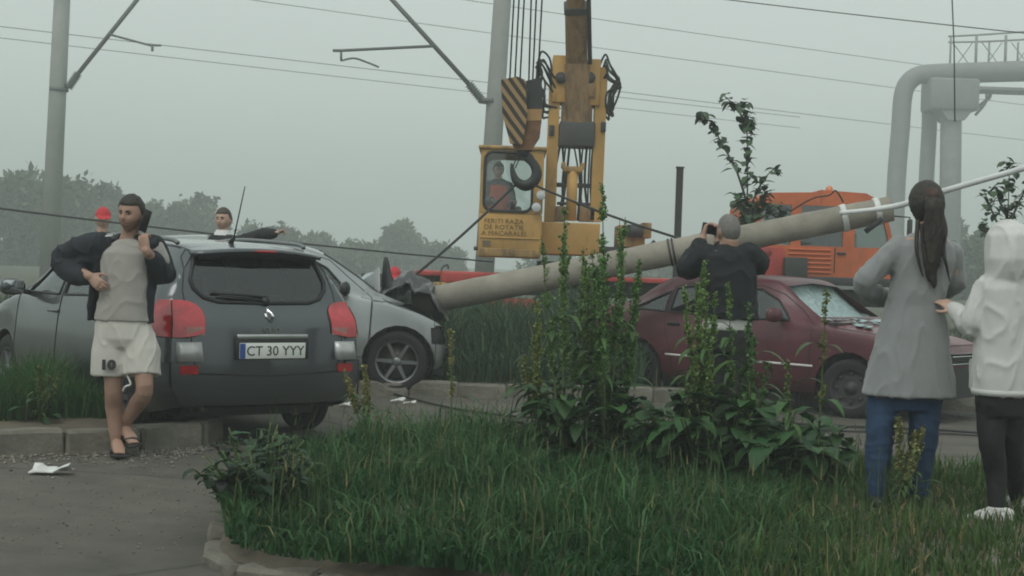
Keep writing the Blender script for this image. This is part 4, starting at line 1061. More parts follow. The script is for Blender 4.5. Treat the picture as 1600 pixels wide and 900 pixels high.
cbox('side_locker', 1172, 1224, 386, 432, DC - .06, DC + .5, REDP); xl, zl = k2(1197, 394); MB().lathe([(0, .02), (.07, .015), (.08, 0)], 16, Matrix.Translation((xl, DC - .065, zl)) @ Matrix.Rotation(math.pi / 2, 4, 'X')).build('filler_cap', M_('rust_red2', (.25, .03, .02), .6), crane)
cbox('battery_box', 1226, 1262, 402, 436, DC - .12, DC - .02, DARK)
cbox('mudguard', 1240, 1424, 434, 447, DC - .05, DC + .3, DARK)
xb2, zb2 = k2(1307, 302); bk = MB(); bk.lathe([(.06, 0), (.06, .10), (.03, .14), (0, .145)], 14, Matrix.Translation((xb2, DC + .5, zb2 + .0))); bk.build('roof_beacon', ORANGE_LENS, cabb)
MB().tube([(xfr - .05, DC - .02, zband + .5), (xfr + .12, DC - .22, zband + .48), (xfr + .12, DC - .22, zband + .1)], .014, n=6).build('mirror_arm', DARK, cabb); MB().box((xfr + .12, DC - .23, zband + .28), (.05, .16, .34), bev=.02).build('side_mirror', DARK, cabb)

# ----------------------------------------------------------------- hook block
HD = 16.6
hc = at(817, 180, HD); hook = empty('hook_block', (hc.x, HD, 0))
tag(hook, 'striped black and tan hook block hanging from six ropes before the crane', 'hook block')
def h2(px, py, d=0): p = at(px, py, HD + d); return p.x - hc.x, p.z
STR = bpy.data.materials.new('hazard_stripes'); STR.use_nodes = True; nt = STR.node_tree; b = nt.nodes['Principled BSDF']; b.inputs['Roughness'].default_value = .7
tc = nt.nodes.new('ShaderNodeTexCoord'); wv = nt.nodes.new('ShaderNodeTexWave'); wv.inputs['Scale'].default_value = 3.4; wv.inputs['Distortion'].default_value = .5; wv.inputs['Detail'].default_value = 2
mp = nt.nodes.new('ShaderNodeMapping'); mp.inputs['Rotation'].default_value = (0, R(38), 0); nt.links.new(tc.outputs['Object'], mp.inputs['Vector']); nt.links.new(mp.outputs[0], wv.inputs['Vector'])
rp = nt.nodes.new('ShaderNodeValToRGB'); rp.color_ramp.elements[0].position = .48; rp.color_ramp.elements[1].position = .54; rp.color_ramp.elements[0].color = (.030, .024, .018, 1); rp.color_ramp.elements[1].color = (.33, .21, .09, 1)
nt.links.new(wv.outputs['Fac'], rp.inputs[0]); nt.links.new(rp.outputs[0], b.inputs['Base Color'])
RUST = M_('rusty_block', (.10, .045, .02), .75, scale=8, color2=(.22, .11, .045), detail=9)
chk = [h2(783, 128), h2(808, 123), h2(820, 128), h2(824, 180), h2(816, 228), h2(797, 226), h2(785, 180)]
o = MB().prism(chk, -.20, -.14).build('cheek_plate', STR, hook)
side = [h2(822, 128), h2(846, 122), h2(848, 172), h2(843, 215), h2(832, 232), h2(818, 229), h2(826, 180)]
MB().prism(side, -.10, .14).build('side_cheek', M_('block_black', (.022, .022, .022), .6), hook)
chk2 = [(a + .05, b + .01) for a, b in chk]; MB().prism(chk2, .12, .18).build('cheek_plate', STR, hook)
MB().prism([h2(821, 172), h2(847, 172), h2(845, 190), h2(819, 190)], -.12, .145).build('block_band', M_('band_tan', (.38, .22, .08), .6, scale=6), hook)
MB().prism([h2(790, 188), h2(846, 192), h2(841, 216), h2(831, 236), h2(806, 236), h2(796, 216)], -.135, .11).build('lower_block', RUST, hook)
for k in range(3):
    xs_, zs2 = h2(806 + k * 3, 150); MB().lathe([(.0, -.02), (.15, -.02), (.13, 0), (.15, .02), (0, .02)], 20, Matrix.Translation((xs_ + .02, -.09 + k * .08, zs2)) @ Matrix.Rotation(math.pi / 2, 4, 'X')).build('sheave', DARK, hook)
xs_, zs2 = h2(818, 236); MB().tube([(xs_, 0, zs2 + .04), (xs_, 0, zs2 - .06)], .07, n=14).build('swivel', DARK, hook)
hp_ = [(818, 234), (821, 244), (833, 255), (839, 269), (834, 283), (821, 290), (808, 284), (802, 272), (799, 255)]
P = [Vector((h2(a, b)[0], 0, h2(a, b)[1])) for a, b in hp_]; bz = bez(P, 5); rr = []
for i in range(len(bz)):
    t = i / (len(bz) - 1); q_ = float(np.interp(t, [0, .12, .3, .45, .62, .8, .92, 1], [.045, .05, .062, .072, .074, .052, .034, .010])); rr.append((q_, q_ * .85))
MB().tube(bz, [(a, b) for a, b in rr], n=12, flat=(0, 1, 0) if False else None).build('hook', M_('hook_steel', (.035, .037, .036), .5, metal=.4), hook)
lx0, lz0 = h2(801, 262); lx1, lz1 = h2(810, 246)
MB().tube([(lx0, -.03, lz0), (lx1, -.03, lz1 + .05)], .008, n=6).build('safety_latch', DARK, hook); MB().tube([(lx0 + .03, .03, lz0), (lx1 + .04, .03, lz1 + .05)], .008, n=6).build('safety_latch', DARK, hook)
ropx = [(803, 796), (811, 804), (819, 812), (830, 826), (838, 832), (847, 840)]
for k, (a, c) in enumerate(ropx):
    x0_, z0_ = h2(c, 135); x1_, z1_ = h2(a, 0); s = (15.0 - z0_) / (z1_ - z0_); d0 = -.08 + .03 * k
    MB().tube([(x0_, d0, z0_), (x0_ + (x1_ - x0_) * s, d0, 15.0)], .010, n=6).build('hoist_rope', HOSE, hook)
# ================================================================= fallen pole, slings, standing poles, wires, pipeline
CONC = M_('pole_concrete', (.20, .185, .15), .85, scale=3, color2=(.33, .305, .25), bump=.35, bscale=30, detail=9)
CONCG = M_('mast_concrete', (.24, .25, .235), .85, scale=1.2, color2=(.32, .33, .31), bump=.3, bscale=20, detail=9)
A = at(648, 474, 15.0); B = at(1393, 326, 14.3)
fp = empty('fallen_pole', (A.x, A.y, 0)); tag(fp, 'long grey concrete lamp post lying slantwise from silver bonnet over the maroon car', 'lamp post')
La, Lb = A - fp.location, B - fp.location; dv = (Lb - La).normalized()
MB().tube([La.lerp(Lb, t) for t in [i / 30 for i in range(31)]], [.143 - .013 * (i / 30) + .002 * math.sin(i * 2.1) for i in range(31)], n=28).build('pole_shaft', CONC, fp)
rp_ = Lb + dv * .001
MB().tube([Lb - dv * .10, Lb + dv * .004], .118, n=24).build('pole_cap', M_('cap_dark', (.07, .065, .06), .8, scale=8), fp)
for t in (.905, .972):
    c = La.lerp(Lb, t); mb = MB(); mb.tube([c - dv * .028, c + dv * .028], .142 - .0, n=24, cap=False); mb.tube([c - dv * .03, c - dv * .022], [.142, .142], n=24)
    mb.tube([c + dv * .022, c + dv * .03], .142, n=24); mb.build('clamp_band', M_('band_white', (.66, .67, .65), .5), fp)
c = La.lerp(Lb, .62); MB().tube([c - dv * .02, c + dv * .02], .1425, n=24).build('stain_ring', M_('dark_joint', (.10, .10, .095), .9), fp)
# white lamp arm
pA = at(1312, 333, 14.15) - fp.location; pB = at(1400, 322, 14.0) - fp.location; pC = at(1480, 297, 13.7) - fp.location; pD = at(1660, 246, 13.2) - fp.location
MB().tube(bez([pA, pB, pC, pD], 8), [.024] * 6 + [.030] * 19, n=12).build('lamp_arm', M_('arm_white', (.64, .66, .65), .45), fp)
q = at(1352, 362, 14.2) - fp.location; MB().tube([q, q + Vector((.16, -.02, .13))], .028, n=8).build('broken_bracket', DARK, fp)
q = at(1318, 316, 14.2) - fp.location; q2 = at(1306, 298, 14.2) - fp.location; q3 = at(1235, 330, 14.3) - fp.location; q4 = at(1270, 310, 14.25) - fp.location
MB().tube(bez([q, q2, at(1296, 305, 14.25) - fp.location, q4, q3], 6), .008, n=6).build('torn_wire', HOSE, fp)
# slings
hk = at(805, 286, HD)
for nm, q, lab in (('wire_sling', at(634, 442, 15.7), 'taut dark wire sling from the hook down to the torn bonnet'), ('wire_sling', at(1066, 374, 14.86), 'dark wire sling from the hook sloping right to the pole')):
    h = at(808, 286, HD) if q.x < 0 else at(832, 288, HD)
    mb = MB(); n = 16; mb.tube([h.lerp(q, i / n) + Vector((0, 0, -.03 * math.sin(math.pi * i / n))) - h for i in range(n + 1)], .016 if q.x < 0 else .014, n=7); o = mb.build(nm, HOSE, None, loc=h); tag(o, lab, 'sling')
q = at(1060, 360, 14.55); mb = MB()
for k in range(2):
    c = La.lerp(Lb, .548 + k * .008) ; mb.tube([c - dv * .010, c + dv * .010], .148, n=24, cap=False)
mb.build('sling_wrap', HOSE, fp)

# ---------------------------------------------------------------- standing catenary masts
INS = M_('insulator', (.07, .085, .08), .5); ARMM = M_('bracket_steel', (.12, .13, .125), .6, metal=.3)
def mast(px0, py0, px1, d, w0, w1, label):
    a = at(px0, py0, d); b = at(px1, 0, d); z1 = 13.5; s = (z1 - a.z) / (b.z - a.z); x1 = a.x + (b.x - a.x) * s; s0 = (0 - a.z) / (b.z - a.z); x0 = a.x + (b.x - a.x) * s0
    r = empty('catenary_mast', (x0, d, 0)); tag(r, label, 'mast')
    MB().tube([(0, 0, -.05), ((x1 - x0) * .5, 0, z1 * .5), (x1 - x0, 0, z1)], [w0, (w0 + w1) / 2, w1], n=20).build('mast_shaft', CONCG, r)
    return r
m1 = mast(84, 270, 97, 55.0, .37, .30, 'grey concrete catenary mast rising from bushes, leftmost in the picture')
m2 = mast(770, 225, 785, 45.0, .32, .27, 'grey concrete catenary mast standing behind the yellow crane cab')
def rel(r, px, py, d): return at(px, py, d) - r.location
def bracket(r, d, w, k, p_ins0, p_ins1, arm, clamp_px):
    c = rel(r, *clamp_px, d); MB().tube([c + Vector((0, 0, -.07)), c + Vector((0, 0, .07))], w, n=20).build('mast_clamp', ARMM, r)
    a, b = rel(r, *p_ins0, d - .1), rel(r, *p_ins1, d - .1); n = 15
    MB().tube([a.lerp(b, i / (n - 1)) for i in range(n)], [(.07 if i % 2 else .13) * k for i in range(n)], n=12).build('insulator', INS, r)
    MB().tube([c + Vector((0, -.1, 0)), a], .05, n=8).build('hinge', ARMM, r)
    e = rel(r, *arm, d - .1); MB().tube([b, e], .060 * k, n=10).build('bracket_arm', ARMM, r)
bracket(m1, 55.0, .37, 1.45, (107, 137), (122, 115), (262, -60), (92, 140))
bracket(m2, 45.0, .33, 1.25, (752, 155), (733, 132), (545, -75), (764, 158))
def rod(r, pts, d, rad, name='registration_arm'): MB().tube([rel(r, a, b, d) for a, b in pts], rad, n=8).build(name, ARMM, r)
rod(m1, [(172, 54), (235, 71), (252, 71)], 54.8, .042); rod(m1, [(238, 71), (238, 80)], 54.8, .052, 'wire_clip')
rod(m2, [(678, 72), (532, 79), (520, 79)], 44.8, .048); rod(m2, [(533, 79), (533, 95)], 44.8, .038, 'drop_rod')
MB().tube(bez([rel(m2, a, b, 44.8) for a, b in ((533, 95), (553, 91), (575, 98), (592, 105))], 5), .032, n=8).build('steady_arm', ARMM, m2)
# ---------------------------------------------------------------- overhead wires (each one a wire)
WIRE = M_('wire', (.06, .065, .062), .6)
def wire(px0, py0, d0, px1, py1, d1, rad, label, sag=.0, group=None, ext=True):
    a, b = at(px0, py0, d0), at(px1, py1, d1); n = 24
    P = [a.lerp(b, i / n) + Vector((0, 0, -sag * 4 * (i / n) * (1 - i / n))) - a for i in range(n + 1)]
    o = MB().tube(P, rad, n=6).build('overhead_wire', WIRE, None, loc=a); tag(o, label, 'wire', group)
wire(-250, 12, 70, 1250, 183, 100, .020, 'faint upper catenary wire running from the left mast clip past the crane', .06)
wire(-250, 30, 70, 1250, 200, 100, .018, 'faint lower contact wire just below the catenary wire', .06)
wire(380, -2, 100, 1800, 190, 130, .026, 'faint thin wire crossing the sky behind the boom head', .1)
wire(700, -4, 100, 1800, 150, 130, .026, 'faintest high wire crossing above the pipeline bend', .1)
wire(940, -25, 46, 1700, 62, 40, .017, 'dark wire crossing the upper right corner of the sky', .05)
wire(960, 142, 100, 1800, 242, 140, .024, 'faint pale wire passing behind the pipeline uprights', .05)
wire(-60, 318, 13.5, 770, 409, 16.5, .010, 'slack black wire hanging low above the grey estate car roof', .03)
w0, w1 = at(1486, -40, 24), at(1492, 190, 24); o = MB().tube([(0, 0, 0), (w1 - w0) * .5 + Vector((.02, 0, 0)), w1 - w0], .012, n=6).build('hanging_wire', WIRE, None, loc=w0); tag(o, 'loose dark wire hanging straight down before the pipeline upright', 'wire')
# broken cables on the road
def ground_cable(pts, label, r=.012):
    P = [gnd(a, b, .02) for a, b in pts]; o = P[0].copy(); tag(MB().tube(bez([p - o for p in P], 6), r, n=6).build('fallen_cable', HOSE, None, loc=o), label, 'cable')
ground_cable([(585, 606), (640, 622), (720, 640), (800, 650), (860, 655), (930, 668)], 'thin black cable fallen across the road behind the tall grass')
ground_cable([(1180, 655), (1260, 663), (1345, 667), (1470, 672), (1600, 681), (1700, 684)], 'black cable fallen along the road in front of the maroon car')
ground_cable([(1200, 668), (1300, 673), (1400, 676), (1520, 680), (1700, 696)], 'second black cable lying on the road nearer the women', .010)
# ---------------------------------------------------------------- thin steel post
b_ = at(1061, 366, 19.5); r = empty('steel_post', (b_.x - .02, 19.5, 0)); tag(r, 'short dark square steel post standing behind the slanting pole', 'post')
zt = at(1066, 263, 19.5).z; MB().prism([(-.045, 0), (.045, 0), (.045, zt), (-.045, zt)], -.04, .04).build('post_shaft', DARK, r); MB().box((0, 0, zt + .01), (.11, .1, .02)).build('post_cap', DARK, r)

# ---------------------------------------------------------------- heating pipeline on concrete columns, far right
PD = 110.0
PIPE = M_('pipe_grey', (.17, .175, .17), .6, scale=1.0, color2=(.23, .235, .225), detail=8)
pr = empty('pipeline', (at(1500, 415, PD).x, PD, 0)); tag(pr, 'fog-grey overhead heating pipeline with bend, columns and railed walkway', 'pipeline')
def q2(px, py, d=PD): return at(px, py, d) - pr.location
def pipe(pts, rad, name='pipe', n=20, m=PIPE): return MB().tube(bez([q2(*p) for p in pts], 8), rad, n=n).build(name, m, pr)
pipe([(1398, 520), (1399, 320), (1407, 200), (1411, 150), (1420, 128), (1438, 117), (1470, 114), (1520, 112), (1640, 108), (1800, 104)], .72)
pipe([(1443, 520, PD + 1.7), (1446, 320, PD + 1.7), (1452, 200, PD + 1.7), (1454, 150, PD + 1.7), (1470, 128, PD + 1.7), (1520, 118, PD + 1.7), (1700, 114, PD + 1.7)], .60)
MB().tube([q2(1482, 540), q2(1486, 185), q2(1488, 160)], [.84, .81, .81], n=20).build('support_column', CONCG, pr)
a = q2(1478, 150); MB().box((a.x + .3, 0, a.z), (3.8, 2.9, 2.5), bev=.22).build('column_head', PIPE, pr)
MB().prism([(q2(1462, 172).x, q2(1462, 172).z), (q2(1515, 172).x, q2(1515, 172).z), (q2(1500, 190).x, q2(1500, 190).z), (q2(1474, 190).x, q2(1474, 190).z)], -1.2, 1.2).build('column_bracket', PIPE, pr)
a, b = q2(1510, 140), q2(1760, 118); MB().box(((a.x + b.x) / 2, 0, a.z), (b.x - a.x, 2.8, .22)).build('walkway', PIPE, pr)
pipe([(1522, 140), (1541, 142), (1546, 152), (1522, 172)], .15, 'strut', 8); pipe([(1541, 142), (1540, 160), (1524, 180)], .11, 'strut', 8)
for px_ in (1484, 1524, 1544, 1570, 1589, 1620, 1650): t, bb = q2(px_ + 2, 55 if px_ not in (1544, 1589) else 66), q2(px_, 112); MB().tube([bb, t], .11 if px_ in (1524, 1570) else .08, n=6).build('railing_post', PIPE, pr)
for ya, yb in ((57, 50), (66, 64)): pipe([(1482, ya), (1560, (ya + yb) / 2 - 1), (1700, yb - 8)], .075, 'handrail', 6)
for k in range(3): pipe([(1488 + k * 46, 66), (1520 + k * 46, 108)], .038, 'railing_brace', 6); pipe([(1520 + k * 46, 66), (1490 + k * 46, 108)], .038, 'railing_brace', 6)
# ================================================================= people
def frame(front, up=(0, 0, 1)):
    f = Vector(front).normalized(); u = Vector(up); u = (u - f * u.dot(f)).normalized(); r = f.cross(u)
    return Matrix(((r.x, f.x, u.x), (r.y, f.y, u.y), (r.z, f.z, u.z)))
_ico = bmesh.new(); bmesh.ops.create_icosphere(_ico, subdivisions=5, radius=1); _ico.verts.index_update()
ICO_V = [v.co.copy() for v in _ico.verts]; ICO_F = [[v.index for v in f.verts] for f in _ico.faces]; _ico.free()
def head_local(d):
    x, y, z = d; ga = lambda v, c, s: math.exp(-((v - c) / s) ** 2)
    X, Y, Z = .076 * x, .094 * y, .117 * z
    if z < 0:
        X *= 1 - .30 * (-z) ** 1.6; Y *= 1 - .12 * (-z) ** 1.5
        if y > 0: Y += .012 * (-z) * y
        else: Y *= 1 - .18 * (-z)
    if y > 0:
        Y *= 1 - .08 * ga(z, .1, .5)
        Y += .026 * ga(x, 0, .13) * ga(z, -.20, .15) + .012 * ga(x, 0, .10) * ga(z, 0, .2)
        Y -= .011 * (ga(x, .36, .17) + ga(x, -.36, .17)) * ga(z, .04, .13)
        Y += .006 * ga(abs(x), .3, .3) * ga(z, .24, .10)
        Y += .007 * ga(x, 0, .22) * (ga(z, -.46, .055) + ga(z, -.58, .06)) - .004 * ga(x, 0, .25) * ga(z, -.52, .03)
        Y += .010 * ga(x, 0, .28) * ga(z, -.84, .14)
        X += .004 * math.copysign(1, x) * ga(abs(x), .62, .2) * ga(z, -.12, .2)
    return Vector((X, Y, Z))
def head_add(mb, c, Rm, s=1.0, ears=True):
    mb.add([c + Rm @ (head_local(d) * s) for d in ICO_V], ICO_F, True)
    if ears:
        for k in (-1, 1):
            Me = Matrix.Translation(c + Rm @ Vector((k * .074 * s, -.006 * s, -.012 * s))) @ (Rm @ Matrix.Rotation(k * .35, 3, 'Z')).to_4x4()
            mb.ball((0, 0, 0), (.010 * s, .020 * s, .034 * s), M=Me)
def hair_mesh(c, Rm, region, T, s=1.0, rough=.25, freq=60, name='hair'):
    """shell on the scalp; region(d) from 0 (bare) to 1 (full)"""
    V = []; val = []
    for d in ICO_V:
        w = region(d); n = 1 + rough * mnoise.noise(d * freq * .12) + rough * .8 * mnoise.noise(d * freq * .4)
        V.append(c + Rm @ ((head_local(d) + d * (T * w * n if w > 0 else 0) - d * .003) * s)); val.append(w)
    mb = MB(); keep = [f for f in ICO_F if max(val[i] for i in f) > 0]
    used = sorted({i for f in keep for i in f}); mp_ = {u: k for k, u in enumerate(used)}
    mb.add([V[i] for i in used], [tuple(mp_[i] for i in f) for f in keep], True)
    return mb
def smooth01(x): x = max(0, min(1, x)); return x * x * (3 - 2 * x)
def short_hair(line=.42, side=-.05):
    def reg(d):
        x, y, z = d
        lim = line if y > .35 else (side + (line - side) * smooth01((y + .05) / .4))
        if y < -.2: lim = side - .45 * smooth01((-y - .2) / .5)
        return smooth01((z - lim + .06) / .14)
    return reg
def hand(mb, w, d, n, side, curl=.35, s=1.0, point=False, thumb_in=.3):
    d = Vector(d).normalized(); n = Vector(n); n = (n - d * n.dot(d)).normalized(); t = d.cross(n) * side
    mb.tube([w - d * .02 * s, w + d * .02 * s, w + d * .055 * s, w + d * .088 * s], [(.026 * s, .019 * s), (.032 * s, .017 * s), (.040 * s, .016 * s), (.040 * s, .013 * s)], n=12, flat=t, round_=True)
    for i in range(4):
        L = (.070, .078, .073, .058)[i] * s; b = w + d * (.086 - .004 * abs(i - 1)) * s + t * (.032 - .0215 * i) * s; a = curl * (1 + .12 * i)
        if point and i > 0: a = 1.35
        if point and i == 0: a = .05
        P = [b - d * .02 * s, b]; ang = a * .5
        for seg in (.45, .31, .24):
            P.append(P[-1] + (d * math.cos(ang) + n * math.sin(ang)) * L * seg); ang += a
        mb.tube(P, [.0085 * s, .0088 * s, .0085 * s, .0078 * s, .0065 * s], n=8, round_=True)
    b = w + d * .022 * s + t * .028 * s; d1 = (d * .65 + t * .75 + n * thumb_in).normalized(); d2 = (d * .9 + t * .25 + n * (thumb_in + .1)).normalized()
    mb.tube([b - d1 * .02 * s, b + d1 * .02 * s, b + d1 * .045 * s, b + d1 * .045 * s + d2 * .032 * s], [.014 * s, .013 * s, .0105 * s, .0085 * s], n=8, round_=True)
def ering(c, xd, yd, rx, ry, n=26, p=2.3):
    out = []
    for i in range(n):
        a = 2 * math.pi * i / n; ca, sa = math.cos(a), math.sin(a)
        out.append(c + xd * (rx * math.copysign(abs(ca) ** (2 / p), ca)) + yd * (ry * math.copysign(abs(sa) ** (2 / p), sa)))
    return out
def cring(c, xd, yd, rx, ry, a, th, n=24, flare=0.0):
    """C-shaped ring open towards +yd; a = half opening in degrees"""
    an = [R(90 + a + (360 - 2 * a) * i / (n - 1)) for i in range(n)]
    out = [c + xd * (rx * math.cos(t)) + yd * (ry * math.sin(t)) for t in an]
    inn = [c + xd * ((rx - th) * math.cos(t)) + yd * ((ry - th) * math.sin(t)) for t in reversed(an)]
    return out + inn
def torso_rings(cs, xd, yd): return [ering(c, xd, yd, rx, ry) for c, rx, ry in cs]
def limb(mb, pts, rad, n=14): mb.tube(bez(pts, 5), list(np.interp(np.linspace(0, len(pts) - 1, (len(pts) - 1) * 5 + 1), range(len(pts)), rad)), n=n, round_=True)
def sub(pts, b): return [Vector(p) - b for p in pts]

SKIN = M_('skin', (.33, .20, .145), .55, var=.10, scale=18, color2=(.39, .235, .17)); SKINP = M_('skin_pale', (.46, .29, .215), .55, var=.08, scale=18, color2=(.52, .33, .25))
HAIR = M_('hair_dark', (.018, .014, .011), .55, scale=40, bump=.6, bscale=160, color2=(.035, .027, .020)); HAIRG = M_('hair_grey', (.17, .16, .145), .7, scale=40, bump=.5, bscale=120)
EYE_M = M_('eye_dark', (.03, .025, .02), .3); LIP = M_('lips', (.28, .12, .09), .5); BROW = M_('brow', (.03, .022, .016), .7)
STUB = M_('stubble', (.21, .125, .088), .7, scale=60, var=.3)
def face(parent, c, Rm, s=1.0, beard=None, brow=BROW):
    for k in (-1, 1):
        e = head_local(Vector((k * .34, .92, .04)).normalized()) * s; MB().ball(c + Rm @ (e + Vector((0, .001, 0))), (.010 * s, .006 * s, .0036 * s), seg=10, rings=6).build('eye', EYE_M, parent)
        pts = [c + Rm @ ((head_local(Vector((k * q, .9, .20 + .03 * (1 - abs(q - .35) * 4)))) .normalized() * 0 + head_local(Vector((k * q, .9, .19)).normalized()) + Vector((0, .0015, 0))) * s) for q in (.16, .28, .40, .52)]
        MB().tube(pts, [.004 * s, .0055 * s, .0055 * s, .003 * s], n=6).build('eyebrow', brow, parent)
    pts = [c + Rm @ ((head_local(Vector((q, .9, -.50)).normalized()) + Vector((0, .001, 0))) * s) for q in (-.24, -.12, 0, .12, .24)]
    MB().tube(pts, [.002 * s, .004 * s, .0045 * s, .004 * s, .002 * s], n=6).build('mouth', LIP, parent)
    if beard:
        def reg(d):
            x, y, z = d
            return smooth01((-.28 - z + .25 * max(0, abs(x) - .35)) / .15) * smooth01((y + .05) / .2) * (1 - .7 * math.exp(-(x / .22) ** 2 - ((z + .52) / .09) ** 2))
        hair_mesh(c, Rm, reg, (.0035), s, rough=.15, freq=90).build('beard', beard, parent)

def F2(base): return lambda px, py, d: at(px, py, d) - base

# ----------------------------------------------------------------- man in shorts on the phone
def man_phone():
    Dm = 9.28; base = gnd(188, 712); base.z = 0
    J = lambda px, py, dd=0.0: at(px, py, Dm + dd) - base
    root = empty('person', base); tag(root, 'person in navy jacket and white shorts on the phone, stepping off the kerb', 'person')
    xr = Vector((-1, 0, 0)).normalized(); yf = Vector((-.12, -1, 0)).normalized(); xr = yf.cross(Vector((0, 0, 1)))     # his right, his front
    hc = J(205, 334, -.04); Rm = frame((-.28, -1, -.12), (.06, 0, 1))
    b = MB(); head_add(b, hc, Rm, 1.05)
    b.tube([hc + Rm @ Vector((0, -.02, -.06)), J(203, 366, .0), J(202, 380, .01)], [.055, .056, .075], n=14)
    b.loft(torso_rings([(J(201, 380), .10, .06), (J(200, 397), .13, .08), (J(197, 430), .13, .09), (J(193, 470), .13, .09), (J(193, 515), .14, .095), (J(194, 535), .12, .08)], xr, yf))
    # arms
    shR, elR, wrR = J(155, 384), J(100, 409, .10), J(141, 432, -.12); shL, elL, wrL = J(243, 386), J(257, 428, .02), J(229, 392, -.20)
    limb(b, [shR, elR, wrR], [.045, .040, .030]); limb(b, [shL, elL, wrL], [.045, .040, .030])
    hand(b, wrR, J(160, 449, -.17) - wrR, Vector((.4, .7, -.3)), 1, .55); hand(b, wrL, J(219, 357, -.17) - wrL, Vector((.25, .9, .25)), 1, .75, thumb_in=.5)
    # legs
    hipR, knR, anR = J(174, 515, .0), J(177, 601, -.04), J(181, 686, .03); hipL, knL, anL = J(212, 515, 0), J(226, 602, -.12), J(192, 664, .10)
    limb(b, [hipR, knR, J(178, 638, .02), anR], [.085, .058, .056, .036]); limb(b, [hipL, knL, J(214, 632, .0), anL], [.08, .056, .056, .036])
    def foot(an, heel, toe, w=.042):
        b.tube([heel, an.lerp(toe, .35), toe.lerp(an, .25), toe], [(.032, .028), (.038, .034), (w, .022), (w * .85, .013)], n=12, flat=xr, round_=True); limb(b, [an, an.lerp(heel, .6)], [.036, .03])
        for i in range(5): q = toe + xr * (.032 - .016 * i); dd = (toe - heel).normalized(); b.tube([q - dd * .02, q + dd * (.018 - .003 * i)], .0095 - .0006 * i, n=8, round_=True)
    tR, hR = J(187, 707, -.16), J(180, 703, .05); tL, hL = J(208, 690, .00), J(189, 672, .14)
    foot(anR, hR, tR); foot(anL, hL, tL)
    obj('body', remeshed(b, .0052, 2), SKIN, root)
    hair_mesh(hc, Rm, short_hair(.50, -.15), .012, 1.05, freq=80, rough=.3).build('hair', HAIR, root); face(root, hc, Rm, 1.05, STUB)
    # T-shirt
    t = MB(); t.loft(torso_rings([(J(203, 374), .075, .065), (J(202, 382), .13, .085), (J(200, 396), .185, .115), (J(198, 430), .172, .128), (J(195, 465), .172, .135), (J(193, 490), .185, .14), (J(193, 501), .19, .142)], xr, yf))
    limb(t, [J(158, 386), J(135, 398, .05)], [.075, .07]); limb(t, [J(240, 388), J(250, 408)], [.075, .07])
    obj('t_shirt', remeshed(t, .009, 3, wrinkle=.008, freq=9, seed=3, stretch=(1, 1, .8)), M_('tshirt_beige', (.33, .315, .285), .9, var=.06, scale=10, sheen=.3), root)
    # shorts
    s = MB(); s.loft(torso_rings([(J(193, 493), .168, .125), (J(193, 510), .182, .135), (J(194, 528), .195, .14), (J(195, 542), .17, .12)], xr, yf))
    for hip, kn, cx_, ex in ((hipR, knR, 172, 0), (hipL, knL, 220, -.05)):
        s.tube([J(176 if cx_ < 190 else 212, 515), J(cx_ + 1, 550, ex * .4), J(cx_, 587, ex)], [(.108, .115), (.122, .135), (.124, .14)], n=20)
    so = obj('shorts', remeshed(s, .009, 3, wrinkle=.009, freq=8, seed=8, stretch=(1.2, 1.2, .6)), M_('shorts_white', (.52, .50, .45), .9, var=.05, scale=12, sheen=.2), root)
    tn = obj('shorts_number', text_mesh('10', .085, .012, bold=.0045), M_('number_black', (.03, .03, .03), .8), so); p = J(168, 577, -.155)
    tn.matrix_local = Matrix.Translation(p) @ Matrix.Rotation(R(8), 4, 'Z') @ Matrix.Rotation(math.pi / 2, 4, 'X') @ Matrix.Diagonal((1.15, 1, 1, 1))
    cd = MB(); cd.tube(bez([J(198, 585, -.12), J(204, 600, -.13), J(196, 604, -.13), J(192, 611, -.12)], 5), .007, n=6); cd.build('drawstring', M_('cord_white', (.6, .6, .56), .8), so)
    # jacket: open at the front
    j = MB(); rg = []
    for py, dx, rx, ry, a in ((372, 202, .10, .085, 42), (380, 201, .16, .115, 46), (392, 200, .205, .145, 50), (420, 197, .215, .16, 56), (450, 192, .22, .165, 62), (480, 190, .225, .165, 66), (503, 189, .225, .16, 70)): rg.append(cring(J(dx, py, .03), xr, yf, rx, ry, a, .032))
    j.loft(rg)
    j.tube(bez([J(160, 383), J(125, 389, .05), J(99, 405, .11), J(112, 425, .02), J(135, 436, -.08)], 5), list(np.interp(np.linspace(0, 4, 21), range(5), [.082, .084, .084, .072, .052])), n=16, round_=True)
    j.tube(bez([J(238, 384), J(249, 405, .03), J(256, 428, .04), J(247, 418, -.05), J(238, 405, -.13)], 5), list(np.interp(np.linspace(0, 4, 21), range(5), [.078, .076, .078, .066, .052])), n=16, round_=True)
    j.tube(bez([J(165, 398, .04), J(140, 405, .06), J(120, 416, .05)], 4), [.09] * 5 + [.085] * 2 + [.07] * 2, n=14, round_=True)
    j.loft([cring(J(203, 366, .03), xr, yf, .085, .08, 40, .025), cring(J(202, 378, .03), xr, yf, .10, .09, 40, .025)])
    jo = obj('jacket', remeshed(j, .0085, 3, wrinkle=.018, freq=8.5, seed=5), M_('navy_cloth', (.008, .011, .018), .8, var=.2, scale=10), root)
    pp = MB(); pp.tube(bez([J(176, 368, -.03), J(150, 372, -.04), J(128, 379, .0), J(106, 390, .06), J(94, 402, .12)], 5), .009, n=6); pp.build('sleeve_piping', M_('piping_white', (.6, .62, .62), .7), jo)
    # slippers
    SL = M_('slipper_black', (.016, .016, .016), .6)
